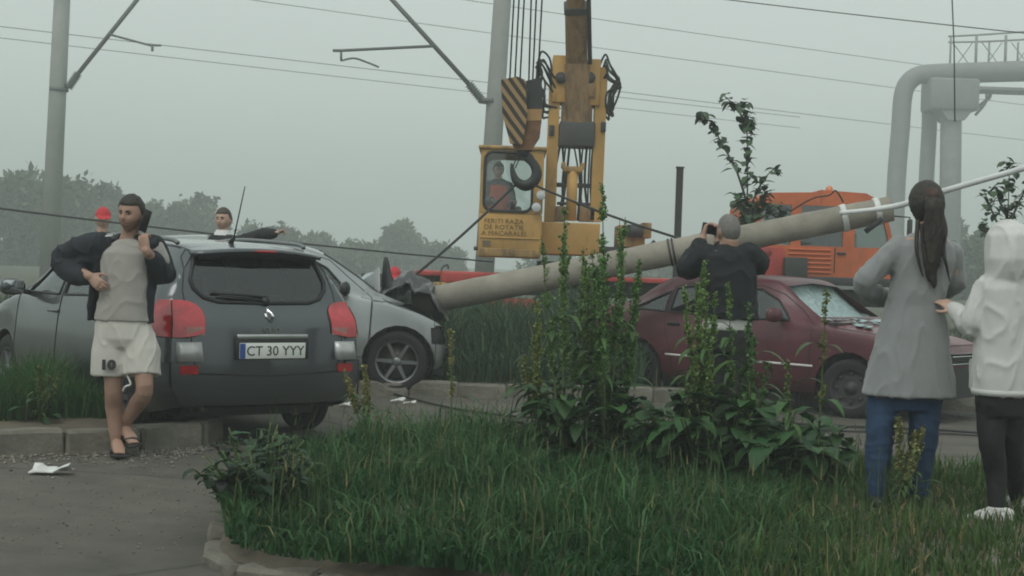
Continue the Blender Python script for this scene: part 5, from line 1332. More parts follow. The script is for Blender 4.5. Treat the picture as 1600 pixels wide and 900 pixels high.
    for an, heel, toe in ((anR, hR, tR), (anL, hL, tL)):
        dd = (toe - heel).normalized(); dn = dd.cross(xr); dn = dn if dn.z < 0 else -dn; k = MB()
        k.tube([heel - dd * .03 + dn * .034, heel.lerp(toe, .5) + dn * .034, toe + dd * .03 + dn * .026], [(.042, .012), (.046, .011), (.05, .010)], n=12, flat=xr, round_=True)
        c = heel.lerp(toe, .68); k2_ = [c + xr * (.052 * math.cos(a)) - dn * (.036 * math.sin(a)) + dn * .012 for a in [math.pi * i / 10 for i in range(11)]]
        k.tube(k2_, [(.045, .007)] * 11, n=10, flat=dd); k.build('slipper', SL, root)
    # phone
    pc = J(227, 345, -.06); ph = MB().box((0, 0, 0), (.012, .072, .148), bev=.004).build('mobile_phone', M_('phone_black', (.010, .010, .011), .25), None)
    ph.location = pc + base; ph.rotation_euler = (R(-14), R(8), R(-25)); tag(ph, 'black mobile phone held to the ear of the person in shorts', 'phone')
man_phone()

# ----------------------------------------------------------------- photographer seen from behind
def photographer():
    Dm = 9.4; base = gnd(1140, 745); base.z = .06
    J = lambda px, py, dd=0.0: at(px, py, Dm + dd) - base
    root = empty('person', base); tag(root, 'person in long black coat taking a picture, seen from behind amid tall weeds', 'person')
    yf = Vector((-.25, 1, 0)).normalized(); xr = yf.cross(Vector((0, 0, 1)))
    hc = J(1138, 361); Rm = frame((-.45, 1, -.02)); b = MB(); head_add(b, hc, Rm, .96)
    b.tube([hc + Rm @ Vector((0, -.02, -.05)), J(1138, 390)], [.058, .07], n=14)
    b.loft(torso_rings([(J(1137, 392), .13, .09), (J(1137, 430), .16, .11), (J(1137, 500), .15, .10), (J(1137, 540), .15, .10)], xr, yf))
    wL = J(1098, 372, .24); wR = J(1122, 378, .26)
    hand(b, wL, J(1103, 352, .27) - wL, Vector((.9, 0, 0)), 1, .7); hand(b, wR, J(1124, 356, .28) - wR, Vector((-.9, 0, 0)), -1, .7)
    limb(b, [J(1102, 398), J(1075, 418, .10), wL], [.05, .04, .03]); limb(b, [J(1172, 400), J(1186, 412, .12), wR], [.05, .04, .03])
    obj('body', remeshed(b, .0065, 2), SKIN, root)
    hair_mesh(hc, Rm, short_hair(.55, -.1), .006, .96, rough=.2).build('hair', HAIRG, root)
    j = MB(); j.loft(torso_rings([(J(1138, 382), .07, .065), (J(1138, 389), .115, .09), (J(1137, 400), .18, .12), (J(1138, 430), .19, .14), (J(1140, 465), .185, .14), (J(1142, 499), .195, .145)], xr, yf))
    limb(j, [J(1104, 398), J(1074, 419, .10), J(1094, 382, .22)], [.085, .08, .055]); limb(j, [J(1170, 398), J(1184, 413, .12), J(1128, 388, .24)], [.085, .08, .055])
    obj('coat', remeshed(j, .010, 3, wrinkle=.014, freq=9, seed=2), M_('coat_black', (.008, .010, .013), .85, var=.2, scale=8), root)
    h = MB(); h.loft(torso_rings([(J(1137, 496), .15, .115), (J(1136, 508), .165, .12), (J(1136, 516), .16, .118)], xr, yf)); obj('shirt_hem', remeshed(h, .010, 2, wrinkle=.012, freq=14, seed=4), M_('shirt_white', (.60, .60, .57), .9), root)
    t = MB(); t.loft(torso_rings([(J(1137, 505), .155, .11), (J(1137, 530), .165, .12), (J(1137, 550), .15, .11)], xr, yf))
    zg = lambda px, z: Vector((J(px, 600).x, J(px, 600).y, z))
    for px_, o_ in ((1118, .02), (1154, -.03)): t.tube([J(px_ + 2, 525, o_), J(px_, 620, o_ - .03), zg(px_, .13) + Vector((0, o_, 0)), zg(px_, .09) + Vector((0, o_, 0))], [.095, .075, .065, .062], n=16)
    obj('trousers', remeshed(t, .011, 3, wrinkle=.010, freq=9, seed=6), M_('trouser_black', (.010, .011, .013), .85, scale=8), root)
    for px_ in (1118, 1154): MB().tube([zg(px_, .10) - yf * .06, zg(px_, .10) + yf * .06, zg(px_, .085) + yf * .17], [(.045, .05), (.048, .045), (.045, .03)], n=12, flat=xr, round_=True).build('shoe', BLACKP, root)
    ph = MB().box((0, 0, 0), (.145, .012, .075), bev=.004).build('camera_phone', M_('phone_dark', (.012, .012, .013), .25), None); ph.location = at(1112, 358, Dm + .32); ph.rotation_euler = (0, R(8), R(14)); tag(ph, 'dark phone raised in both hands of the person in black coat', 'phone')
photographer()

# ----------------------------------------------------------------- woman with the ponytail
def woman():
    Dm = 7.33; base = gnd(1410, 785, .19); base.z = .17
    J = lambda px, py, dd=0.0: at(px, py, Dm + dd) - base
    root = empty('person', base); tag(root, 'person with long dark ponytail, grey flared cardigan and blue jeans, from behind', 'person')
    yf = Vector((-.10, 1, 0)).normalized(); xr = yf.cross(Vector((0, 0, 1)))
    hc = J(1447, 320); Rm = frame((-.30, 1, -.05)); b = MB(); head_add(b, hc, Rm, .95)
    b.tube([hc + Rm @ Vector((0, -.02, -.05)), J(1446, 368)], [.048, .060], n=14)
    b.loft(torso_rings([(J(1446, 372), .12, .07), (J(1446, 400), .14, .09), (J(1430, 480), .12, .09), (J(1425, 560), .15, .11)], xr, yf))
    eL, eR = J(1352, 445, .02), J(1490, 447, .06); limb(b, [J(1404, 388), eL, J(1392, 462, .24)], [.045, .04, .028]); limb(b, [J(1484, 392), eR, J(1425, 455, .27)], [.045, .04, .028])
    w1 = J(1392, 462, .24); hand(b, w1, J(1440, 455, .3) - w1, Vector((0, -1, 0)), 1, .4); w2 = J(1425, 455, .27); hand(b, w2, J(1380, 462, .26) - w2, Vector((0, -1, .1)), -1, .5)
    obj('body', remeshed(b, .0065, 2), SKINP, root)
    # hair: cap, gathered tail, strands
    def reg(d): return smooth01((d.z - (.45 if d.y > .45 else (-.75 + .9 * smooth01((d.y + .1) / .5))) + .08) / .16)
    hair_mesh(hc, Rm, reg, .020, .97, rough=.15, freq=40).build('hair', HAIR, root)
    k = MB(); k.tube(bez([J(1455, 303, -.09), J(1459, 318, -.16), J(1459, 350, -.155), J(1458, 390, -.15), J(1456, 425, -.14), J(1461, 452, -.13)], 6), [(a, a * .55) for a in np.interp(np.linspace(0, 5, 31), [0, .5, 1.2, 2.2, 3.5, 4.4, 5], [.028, .040, .052, .058, .045, .026, .008])], n=14, flat=(1, 0, 0), round_=True)
    pt = obj('ponytail', remeshed(k, .008, 2, wrinkle=.012, freq=26, seed=4, stretch=(1.6, 1.6, .12)), HAIR, root)
    sd = MB()
    for (a, b_, c_, e) in (((1434, 345, -.11), (1432, 385, -.15), (1436, 410, -.15), (1442, 432, -.14)), ((1472, 335, -.08), (1478, 360, -.13), (1475, 390, -.15), (1482, 425, -.14)), ((1466, 345, -.12), (1474, 395, -.15), (1479, 415, -.15), (1484, 440, -.14)), ((1440, 350, -.11), (1444, 395, -.15), (1448, 420, -.15), (1452, 440, -.14))):
        sd.tube(bez([J(*a), J(*b_), J(*c_), J(*e)], 6), list(np.interp(np.linspace(0, 3, 19), range(4), [.012, .010, .008, .003])), n=6)
    sd.build('hair_strands', HAIR, root)
    MB().tube([J(1455, 300, -.10), J(1459, 312, -.14)], .034, n=12).build('hair_tie', M_('tie_brown', (.06, .03, .022), .7), root)
    # cardigan
    c = MB(); c.loft(torso_rings([(J(1446, 366), .075, .065), (J(1446, 374), .11, .08), (J(1446, 385), .165, .10), (J(1445, 405), .168, .118), (J(1438, 440), .152, .12), (J(1430, 475), .148, .12), (J(1426, 520), .180, .145), (J(1423, 570), .215, .17), (J(1420, 619), .243, .19)], xr, yf))
    limb(c, [J(1406, 388), J(1375, 415, .0), J(1350, 446, .02), J(1382, 466, .20)], [.068, .063, .062, .05]); limb(c, [J(1484, 393), J(1491, 420, .03), J(1490, 446, .06), J(1440, 458, .24)], [.065, .058, .057, .048])
    obj('cardigan', remeshed(c, .0095, 3, wrinkle=.011, freq=7, seed=9, stretch=(1.5, 1.5, .45)), M_('cardigan_grey', (.235, .245, .245), .9, var=.05, scale=14, bump=.15, bscale=220, sheen=.3), root)
    t = MB(); t.loft(torso_rings([(J(1424, 560), .16, .12), (J(1423, 600), .17, .13), (J(1420, 640), .15, .12)], xr, yf))
    for (a, b_, c_, e) in ((1388, 1378, 1372, 1368), (1448, 1444, 1440, 1436)):
        t.tube(bez([J(a, 600), J(b_, 655, -.02), J(c_, 715, .0), J(e, 778, .02)], 5), list(np.interp(np.linspace(0, 3, 16), range(4), [.100, .080, .068, .042])), n=16)
    obj('jeans', remeshed(t, .010, 3, wrinkle=.006, freq=11, seed=1, stretch=(.8, .8, 1.2)), M_('denim', (.016, .042, .095), .85, var=.25, scale=12, color2=(.028, .065, .135)), root)
    for px_ in (1367, 1436): p = J(px_, 786); MB().tube([p - yf * .06, p + yf * .06, p + yf * .15 - Vector((0, 0, .015))], [(.04, .045), (.042, .04), (.038, .025)], n=12, flat=xr, round_=True).build('shoe', BLACKP, root)
woman()

# ----------------------------------------------------------------- girl in the white hoodie
def girl():
    Dm = 7.0; base = gnd(1560, 815, .2); base.z = .2
    J = lambda px, py, dd=0.0: at(px, py, Dm + dd) - base
    root = empty('person', base); tag(root, 'person in white hooded top, black leggings and white trainers at the right edge', 'person')
    yf = Vector((-.45, 1, 0)).normalized(); xr = yf.cross(Vector((0, 0, 1)))
    hc = J(1578, 388); Rm = frame((-.5, 1, -.06)); b = MB(); head_add(b, hc, Rm, .92); b.tube([hc, J(1576, 430)], [.045, .055], n=12)
    b.loft(torso_rings([(J(1575, 435), .11, .07), (J(1572, 500), .12, .09), (J(1568, 600), .13, .10)], xr, yf))
    wL = J(1494, 487, .16); limb(b, [J(1540, 452), J(1516, 508, .02), wL], [.04, .036, .026]); hand(b, wL, J(1478, 474, .2) - wL, Vector((.3, .2, -.9)), 1, .5, .9)
    wR = J(1640, 560, .1); limb(b, [J(1612, 455), J(1640, 510, .0), wR], [.04, .036, .026]); hand(b, wR, Vector((.1, .3, -1)), Vector((-1, 0, 0)), 1, .4, .9)
    obj('body', remeshed(b, .0065, 2), SKINP, root)
    WH = M_('hoodie_white', (.58, .575, .555), .9, var=.04, scale=10, bump=.12, bscale=180, sheen=.3)
    h = MB(); h.loft(torso_rings([(J(1576, 424), .085, .075), (J(1575, 436), .13, .095), (J(1574, 452), .155, .11), (J(1572, 490), .155, .118), (J(1570, 540), .155, .12), (J(1568, 590), .165, .125), (J(1567, 606), .162, .122), (J(1567, 619), .150, .112)], xr, yf))
    limb(h, [J(1546, 452), J(1530, 478, .0), J(1517, 508, .01), J(1503, 496, .11), J(1490, 483, .17)], [.075, .068, .066, .052, .044]); limb(h, [J(1608, 454), J(1638, 508, .0), J(1640, 560, .09)], [.075, .066, .048])
    h.box(J(1521, 585, .06), (.02, .12, .16), bev=.01)
    # hood
    hd = [ (J(1574, 440, -.01), .118, .095), (J(1575, 425, -.02), .112, .110), (J(1577, 405, -.02), .122, .125), (J(1578, 385, -.01), .118, .130), (J(1578, 368, -.01), .105, .120), (J(1577, 353, .0), .075, .090), (J(1576, 343, .0), .030, .035)]
    h.loft([ering(c, xr, yf, rx, ry, p=2.0) for c, rx, ry in hd])
    obj('hoodie', remeshed(h, .009, 3, wrinkle=.011, freq=10, seed=12, stretch=(1.3, 1.3, .55)), WH, root)
    cu = MB(); cu.loft(torso_rings([(J(1567, 608), .166, .126), (J(1567, 617), .160, .122)], xr, yf)); cu.build('hem_band', WH, root)
    t = MB(); t.loft(torso_rings([(J(1567, 590), .14, .10), (J(1567, 630), .145, .105), (J(1566, 650), .125, .095)], xr, yf))
    t.tube(bez([J(1550, 625), J(1549, 690, -.02), J(1556, 740, .02), J(1558, 803, .0)], 5), list(np.interp(np.linspace(0, 3, 16), range(4), [.085, .062, .054, .036])), n=16)
    t.tube(bez([J(1584, 625), J(1581, 690, .05), J(1585, 735, .16), J(1590, 783, .28)], 5), list(np.interp(np.linspace(0, 3, 16), range(4), [.085, .062, .054, .036])), n=16)
    obj('leggings', remeshed(t, .009, 3, wrinkle=.005, freq=14, seed=3), M_('legging_black', (.008, .009, .011), .75, scale=8), root)
    SH = M_('trainer_white', (.62, .61, .58), .6, var=.06, scale=20)
    for p, dd in ((J(1557, 812, .0), Vector((-.85, .35, 0)).normalized()), (J(1592, 791, .28), Vector((-.3, 1, 0)).normalized())):
        sx = dd.cross(Vector((0, 0, 1))); k = MB()
        k.tube([p - dd * .055 + Vector((0, 0, .015)), p + dd * .01 + Vector((0, 0, .02)), p + dd * .08, p + dd * .14 - Vector((0, 0, .016)), p + dd * .175 - Vector((0, 0, .022))], [(.036, .05), (.038, .052), (.043, .040), (.045, .026), (.036, .018)], n=14, flat=sx, round_=True); k.tube([p + Vector((0, 0, .02)), p + Vector((0, 0, .065))], .042, n=14)
        so = obj('trainer', remeshed(k, .006, 2), SH, root)
        MB().tube([p - dd * .06 - Vector((0, 0, .032)), p + dd * .06 - Vector((0, 0, .034)), p + dd * .175 - Vector((0, 0, .032))], [(.042, .014), (.046, .014), (.042, .012)], n=14, flat=sx, round_=True).build('sole', M_('sole_white', (.5, .5, .48), .6), so)
girl()

# ----------------------------------------------------------------- people farther back
def far_person(label, Dm, head_px, top, mats, face_dir, arms, base_px=None, seated=False, cap=None, hairm=HAIR, collar=None, lean=(0, 0), s=1.0, z0=.0, vest=None):
    hc_w = at(*head_px, Dm); base = Vector((hc_w.x + lean[0], Dm + lean[1], z0)); hc = hc_w - base
    root = empty('person', base); tag(root, label, 'person')
    yf = Vector((face_dir[0], face_dir[1], 0)).normalized(); xr = yf.cross(Vector((0, 0, 1))); Rm = frame(face_dir); b = MB(); head_add(b, hc, Rm, s)
    H = hc.z; L = Vector((-lean[0], -lean[1], 0)); up = Vector((0, 0, 1))
    def sp(dz, k): return Vector((hc.x, hc.y, 0)) * (1 - k) + up * (H + dz)            # along the spine
    b.tube([hc - up * .05 - yf * .015, sp(-.20, .05)], [.055, .065], n=12); b.loft(torso_rings([(sp(-.2, .05), .12, .08), (sp(-.45, .4), .14, .10), (sp(-.75, 1), .14, .10)], xr, yf))
    for k, (sd, pts, hd, pn, opt) in enumerate(arms):
        sh = sp(-.25, .1) + xr * (sd * .17); P = [sh] + [sp(0, .1) + xr * a + yf * f_ + up * z for a, f_, z in pts]; limb(b, P, [.05, .04, .028]); hand(b, P[-1], xr * hd[0] + yf * hd[1] + up * hd[2], xr * pn[0] + yf * pn[1] + up * pn[2], sd, **opt)
    obj('body', remeshed(b, .008, 2), SKINP, root); face(root, hc, Rm, s)
    if cap is None: hair_mesh(hc, Rm, short_hair(.5, -.05), .012, s).build('hair', hairm, root)
    else:
        cp = hair_mesh(hc, Rm, lambda d: smooth01((d.z - .22) / .1), .014, s, rough=.05); vis = [hc + Rm @ (Vector((.075 * math.sin(a), .07 + .085 * math.cos(a) * 1.0, .035 - .02 * math.cos(a))) * s) for a in [R(q) for q in range(-85, 86, 17)]]
        cp.add(vis + [hc + Rm @ (Vector((.07 * math.sin(R(q)), .06 + .02 * math.cos(R(q)), .05)) * s) for q in range(-85, 86, 17)], [(i, i + 1, 12 + i, 11 + i) for i in range(10)], True); cp.build('cap', cap, root)
    j = MB(); j.loft(torso_rings([(sp(-.135, .05), .068, .065), (sp(-.16, .08), .12, .085), (sp(-.21, .1), .185, .115), (sp(-.4, .3), .19, .13), (sp(-.6, .6), .18, .13), (sp(-.82, 1), .185, .135)], xr, yf))
    for sd, pts, hd, pn, opt in arms:
        sh = sp(-.25, .1) + xr * (sd * .16); P = [sh] + [sp(0, .1) + xr * a + yf * f_ + up * z for a, f_, z in pts]; P[-1] = P[-2].lerp(P[-1], .92); limb(j, P, [.085, .072, .055])
    obj('jacket', remeshed(j, .013, 3, wrinkle=.014, freq=9, seed=len(label)), mats[0], root)
    if vest: v_ = MB(); v_.loft(torso_rings([(sp(-.20, .08), .11, .10), (sp(-.25, .1), .17, .128), (sp(-.4, .3), .20, .142), (sp(-.7, .8), .195, .145)], xr, yf)); obj('safety_vest', remeshed(v_, .014, 2, wrinkle=.01, freq=10, seed=2), vest, root)
    if collar: MB().loft([ering(sp(-.105, .05), xr, yf, .066, .066), ering(sp(-.16, .06) + yf * .012, xr, yf, .088, .085)], cap=False).build('shirt_collar', collar, root)
    t = MB(); hz = max(.25, H - .80); t.loft(torso_rings([(up * (H - .72), .16, .12), (up * (H - .84), .17, .125), (up * (H - .92), .15, .11)], xr, yf))
    for sd in (-1, 1):
        hp2 = up * (H - .85) + xr * (sd * .09)
        if seated: P = [hp2, hp2 + yf * .42 + up * .02, hp2 + yf * .45 - up * .42]
        else: P = [hp2, xr * sd * .10 + yf * .03 + up * (H - .85) * .52, xr * sd * .11 + up * .08]
        t.tube(bez(P, 5), list(np.interp(np.linspace(0, 2, 11), range(3), [.095, .075, .06])), n=14)
        e = P[-1]; MB().tube([e - yf * .05 - up * .02, e + yf * .06 - up * .03, e + yf * .16 - up * .045], [(.042, .05), (.045, .042), (.04, .028)], n=12, flat=xr, round_=True).build('shoe', BLACKP, root)
    obj('trousers', remeshed(t, .014, 2), mats[1], root)
    return root
DJ = M_('jacket_charcoal', (.016, .020, .020), .85, var=.2, scale=8); DT = M_('trouser_dark', (.015, .017, .022), .85); REDC = M_('cap_red', (.50, .035, .045), .8, var=.1, scale=12); ORV = M_('vest_orange', (.75, .13, .035), .75, var=.1)
hang = lambda sd: (sd, [(sd * .25, .02, -.52), (sd * .25, .12, -.76)], (0, .1, -1), (-sd, 0, 0), dict(curl=.4))
far_person('person in charcoal jacket pointing right with one arm, behind the grey estate car', 14.2, (349, 343), 0, (DJ, DT), (-.25, -1, -.05),
    [hang(1), (-1, [(-.41, .05, -.155), (-.62, .12, -.125)], (-1, .1, .30), (0, .1, -1), dict(curl=.2, point=True))], collar=M_('collar_white', (.68, .68, .66), .8), hairm=M_('hair_brown', (.06, .048, .036), .7, scale=40))
far_person('person in red cap, only head showing over the car roof at far left', 14.8, (161, 342), 0, (M_('jacket_olive', (.05, .06, .045), .85), DT), (.35, -1, -.15), [hang(1), hang(-1)], cap=REDC)
far_person('person in red cap bending low behind the torn silver bonnet', 17.6, (616, 432), 0, (DJ, DT), (.3, -1, -.3), [hang(1), hang(-1)], cap=REDC, lean=(.1, .35), z0=.1)
far_person('crane operator in orange vest seated behind the yellow cab window', 22.2, (779, 266), 0, (M_('shirt_dull', (.10, .10, .11), .85), DT), (.25, -1, -.1), [(1, [(.20, .08, -.50), (.16, .32, -.48)], (0, 1, 0), (0, 0, -1), dict(curl=.8)), (-1, [(-.22, .08, -.50), (-.16, .32, -.48)], (0, 1, 0), (0, 0, -1), dict(curl=.8))], seated=True, z0=at(779, 266, 22.2).z - 1.30, vest=ORV, s=1.08)
# ================================================================= grass, weeds, saplings, trees
GRASS = leafmat('grass_blades', .25); LEAFM = leafmat('leaf', .22, .5)
def blades(P, H, Wd, cols, bend=.5, dirs=None):
    """P (n,3) roots; 5 vertices and 3 triangles each"""
    n = len(P); a = rng.uniform(0, 2 * np.pi, n) if dirs is None else dirs
    L = np.stack([np.cos(a), np.sin(a), np.zeros(n)], 1); fa = rng.uniform(0, 2 * np.pi, n); S = np.stack([np.cos(fa), np.sin(fa), np.zeros(n)], 1)
    b = rng.uniform(.1, 1, n) * bend; up = np.array([0, 0, 1.0])
    mid = P + up * (H * .55)[:, None] + L * (H * b * .22)[:, None]; tip = P + up * (H * (1 - .25 * b))[:, None] + L * (H * b * .75)[:, None]
    w = Wd[:, None] * S
    V = np.stack([P - w, P + w, mid - w * .8, mid + w * .8, tip], 1).reshape(-1, 3)
    i = np.arange(n)[:, None] * 5
    T = np.concatenate([i + [0, 1, 3], i + [0, 3, 2], i + [2, 3, 4]], 1).reshape(-1, 3)
    return V, T, np.repeat(cols, 3, 0)
def scatter(poly, n):
    xs = [p[0] for p in poly]; ys = [p[1] for p in poly]; out = np.zeros((0, 2))
    while len(out) < n:
        q = np.stack([rng.uniform(min(xs), max(xs), n * 2), rng.uniform(min(ys), max(ys), n * 2)], 1); out = np.concatenate([out, q[inpoly_np(q[:, 0], q[:, 1], poly)]])
    return out[:n]
def nfield(XY, f, seed=0): return np.array([mnoise.noise(Vector((x * f, y * f, seed))) for x, y in XY])
def grass_cols(n, base, var=.3, dry=.05, dryc=(.20, .17, .075)):
    b = np.array(base)[None] * (1 + rng.normal(0, var, n)[:, None] * np.array([1, .8, .9])); k = rng.uniform(0, 1, n) < dry
    b[k] = np.array(dryc) * rng.uniform(.7, 1.3, (k.sum(), 1)); return np.clip(b, .004, .5)
def grass_obj(name, label, XY, z, hmean, hvar, wid, base, bend=.6, dry=.05, hfun=None, cat='grass'):
    n = len(XY); f = nfield(XY, 1.6, 3); f2 = nfield(XY, 5, 8); H = hmean * (1 + .55 * f + .3 * f2) * rng.uniform(1 - hvar, 1 + hvar, n)
    if hfun is not None: H *= hfun(XY)
    H = np.maximum(H, .02); P = np.concatenate([XY, np.full((n, 1), z)], 1) if np.isscalar(z) else np.concatenate([XY, z[:, None]], 1)
    C = grass_cols(n, base, .28, dry); C *= (1 + .35 * f2 + .25 * f)[:, None]
    V, T, Cf = blades(P, H, wid * rng.uniform(.6, 1.4, n) / 2, np.clip(C, .004, .4), bend)
    tag(obj(name, mesh_np(name, V, T, Cf), GRASS), label, cat, kind='stuff')
G0 = (.021, .078, .020); G1 = (.040, .110, .028)
# centre island: dense, high at the back and left, short and trodden at the right
CIG = [Gp(1750, 1120), Gp(1000, 985), Gp(700, 935), Gp(520, 926), Gp(425, 914), Gp(376, 902), Gp(348, 874), Gp(354, 822), Gp(380, 780), Gp(404, 756), Gp(444, 740), Gp(530, 728), Gp(700, 716), Gp(900, 718), Gp(1100, 730), Gp(1300, 748), Gp(1460, 768), Gp(1700, 804)]
def hf(XY):
    px = XY[:, 0] / XY[:, 1] * F + 800; r = np.interp(px, [350, 450, 600, 800, 1150, 1300, 1420, 1500, 1600], [.7, .62, .8, 1.05, 1.0, .62, .36, .24, .16])
    return r * np.interp(XY[:, 1], [5.5, 6.6, 8.5, 9.6, 10.4], [.7, .9, 1.15, 1.0, .75])
XY = scatter(CIG, 46000)
grass_obj('grass', 'dense green grass covering the kerbed island in the foreground', XY, .12, .15, .5, .011, G0, 1.3, .02, hf)
XY = scatter(CIG, 9000); XY = XY[(nfield(XY, 1.1, 21) > -.05)]
grass_obj('grass', 'long arching paler blades standing out of the island grass', XY, .12, .28, .45, .010, (.045, .115, .034), 1.7, .03, hf)
XY = scatter(CIG, 14000); XY = XY[(nfield(XY, 1.4, 33) > .08)]
grass_obj('grass', 'low broad dark leaves of ground weeds among the island grass', XY, .12, .13, .4, .038, (.018, .070, .022), 1.9, .0, hf)
XY = scatter(CIG, 60000); xr_ = XY[:, 0] / XY[:, 1] * F + 800
sel = XY[(xr_ > 1150)]; sel = sel[rng.permutation(len(sel))[:9000]]
grass_obj('grass', 'short trodden yellowish grass round the feet of the women', sel, .165, .09, .5, .009, (.055, .108, .028), .9, .10)
# tall seed-headed grass stems
q = scatter(CIG, 800); k = (q[:, 0] / q[:, 1] * F + 800) < 1480; q = q[k]
n = len(q); H = rng.uniform(.20, .38, n); V, T, Cf = blades(np.concatenate([q, np.full((n, 1), .16)], 1), H, np.full(n, .0025), grass_cols(n, (.075, .115, .042), .2, .15), .35)
hd_P = np.concatenate([q, (H * .80 + .16)[:, None]], 1)
V2, T2, C2 = blades(hd_P, rng.uniform(.05, .10, n), np.full(n, .0032), grass_cols(n, (.075, .115, .045), .2, .12), .6)
tag(obj('grass', mesh_np('stems', np.concatenate([V, V2]), np.concatenate([T, T2 + len(V)]), np.concatenate([Cf, C2])), GRASS), 'thin pale seed stalks standing above the island grass', 'grass', kind='stuff')
# left verge
LIG = [Gp(-400, 700), Gp(0, 690), Gp(120, 686), Gp(230, 683), Gp(290, 681), Gp(305, 675), Gp(270, 664), Gp(120, 655), Gp(-400, 665)]
XY = scatter(LIG, 15000)
grass_obj('grass', 'bright tufted grass on the left verge behind the person in shorts', XY, .13, .22, .5, .010, G1, .8, .04, lambda q: np.interp(q[:, 0] / q[:, 1] * F + 800, [-300, 60, 200, 320], [1.35, 1.25, .9, .5]))
# far verge: rank growth behind the silver car and under the crane
def verge_xy(px0, px1, d0, d1, n):
    px = rng.uniform(px0, px1, n); d = rng.uniform(d0 ** .5, d1 ** .5, n) ** 2; return np.stack([(px - 800) / F * d, d], 1)
def kerb_y(x): return KA.y + (x - KA.x) * kd.y / kd.x + .35
XY = verge_xy(660, 1010, 14, 20.5, 16000); XY = XY[XY[:, 1] > kerb_y(XY[:, 0])]
grass_obj('grass', 'rank dark growth on the far verge between the silver and maroon cars', XY, .13, .55, .4, .022, (.050, .095, .048), .9, .03, lambda q: np.interp(q[:, 1], [14.3, 15.2, 17, 20], [.35, .9, 1.25, 1.2]))
XY = verge_xy(-150, 1900, 14, 34, 22000); XY = XY[XY[:, 1] > kerb_y(XY[:, 0])]
grass_obj('grass', 'low rough grass spread over the far verge below the crane', XY, .13, .20, .5, .022, (.035, .060, .028), .8, .08)

# ---------------------------------------------------------------- weeds
def leaf_quads(c, d, up, L, Wd, droop, col, nseg=5, wav=.1, fold=.25):
    """one broad leaf: strip of 2 x nseg quads"""
    d = np.array(d, float); d /= np.linalg.norm(d); up = np.array(up, float); s = np.cross(d, up); s /= max(np.linalg.norm(s), 1e-6); up = np.cross(s, d)
    V = []; F_ = []
    for i in range(nseg + 1):
        t = i / nseg; w = Wd * (np.sin(np.pi * min(1, t * .92 + .08)) ** .8) * (1 - .25 * t); ang = droop * t
        p = np.array(c) + d * L * (np.sin(ang) / max(droop, 1e-3) if droop > 1e-3 else t) + up * (-L * (1 - np.cos(ang)) / max(droop, 1e-3)); o = up * (w * fold) + up * wav * w * np.sin(i * 2.3)
        V += [p - s * w + o, p, p + s * w + o * (.8)]
    for i in range(nseg):
        a = i * 3; F_ += [(a, a + 1, a + 4, a + 3), (a + 1, a + 2, a + 5, a + 4)]
    return V, F_, [col] * len(F_)
class QB:
    def __init__(s): s.V = []; s.F = []; s.C = []
    def add(s, V, Fc, C): b = len(s.V); s.V += [tuple(v) for v in V]; s.F += [tuple(i + b for i in f) for f in Fc]; s.C += C
    def build(s, name, parent, mat=None): return obj(name, mesh_np(name, np.array(s.V), np.array(s.F), np.array(s.C)), mat or LEAFM, parent)
def jit(c, v=.2): k = 1 + rng.normal(0, v); return tuple(max(.003, a * k * (1 + rng.normal(0, .06))) for a in c)
STEMM = M_('weed_stem', (.075, .11, .035), .7, scale=8)
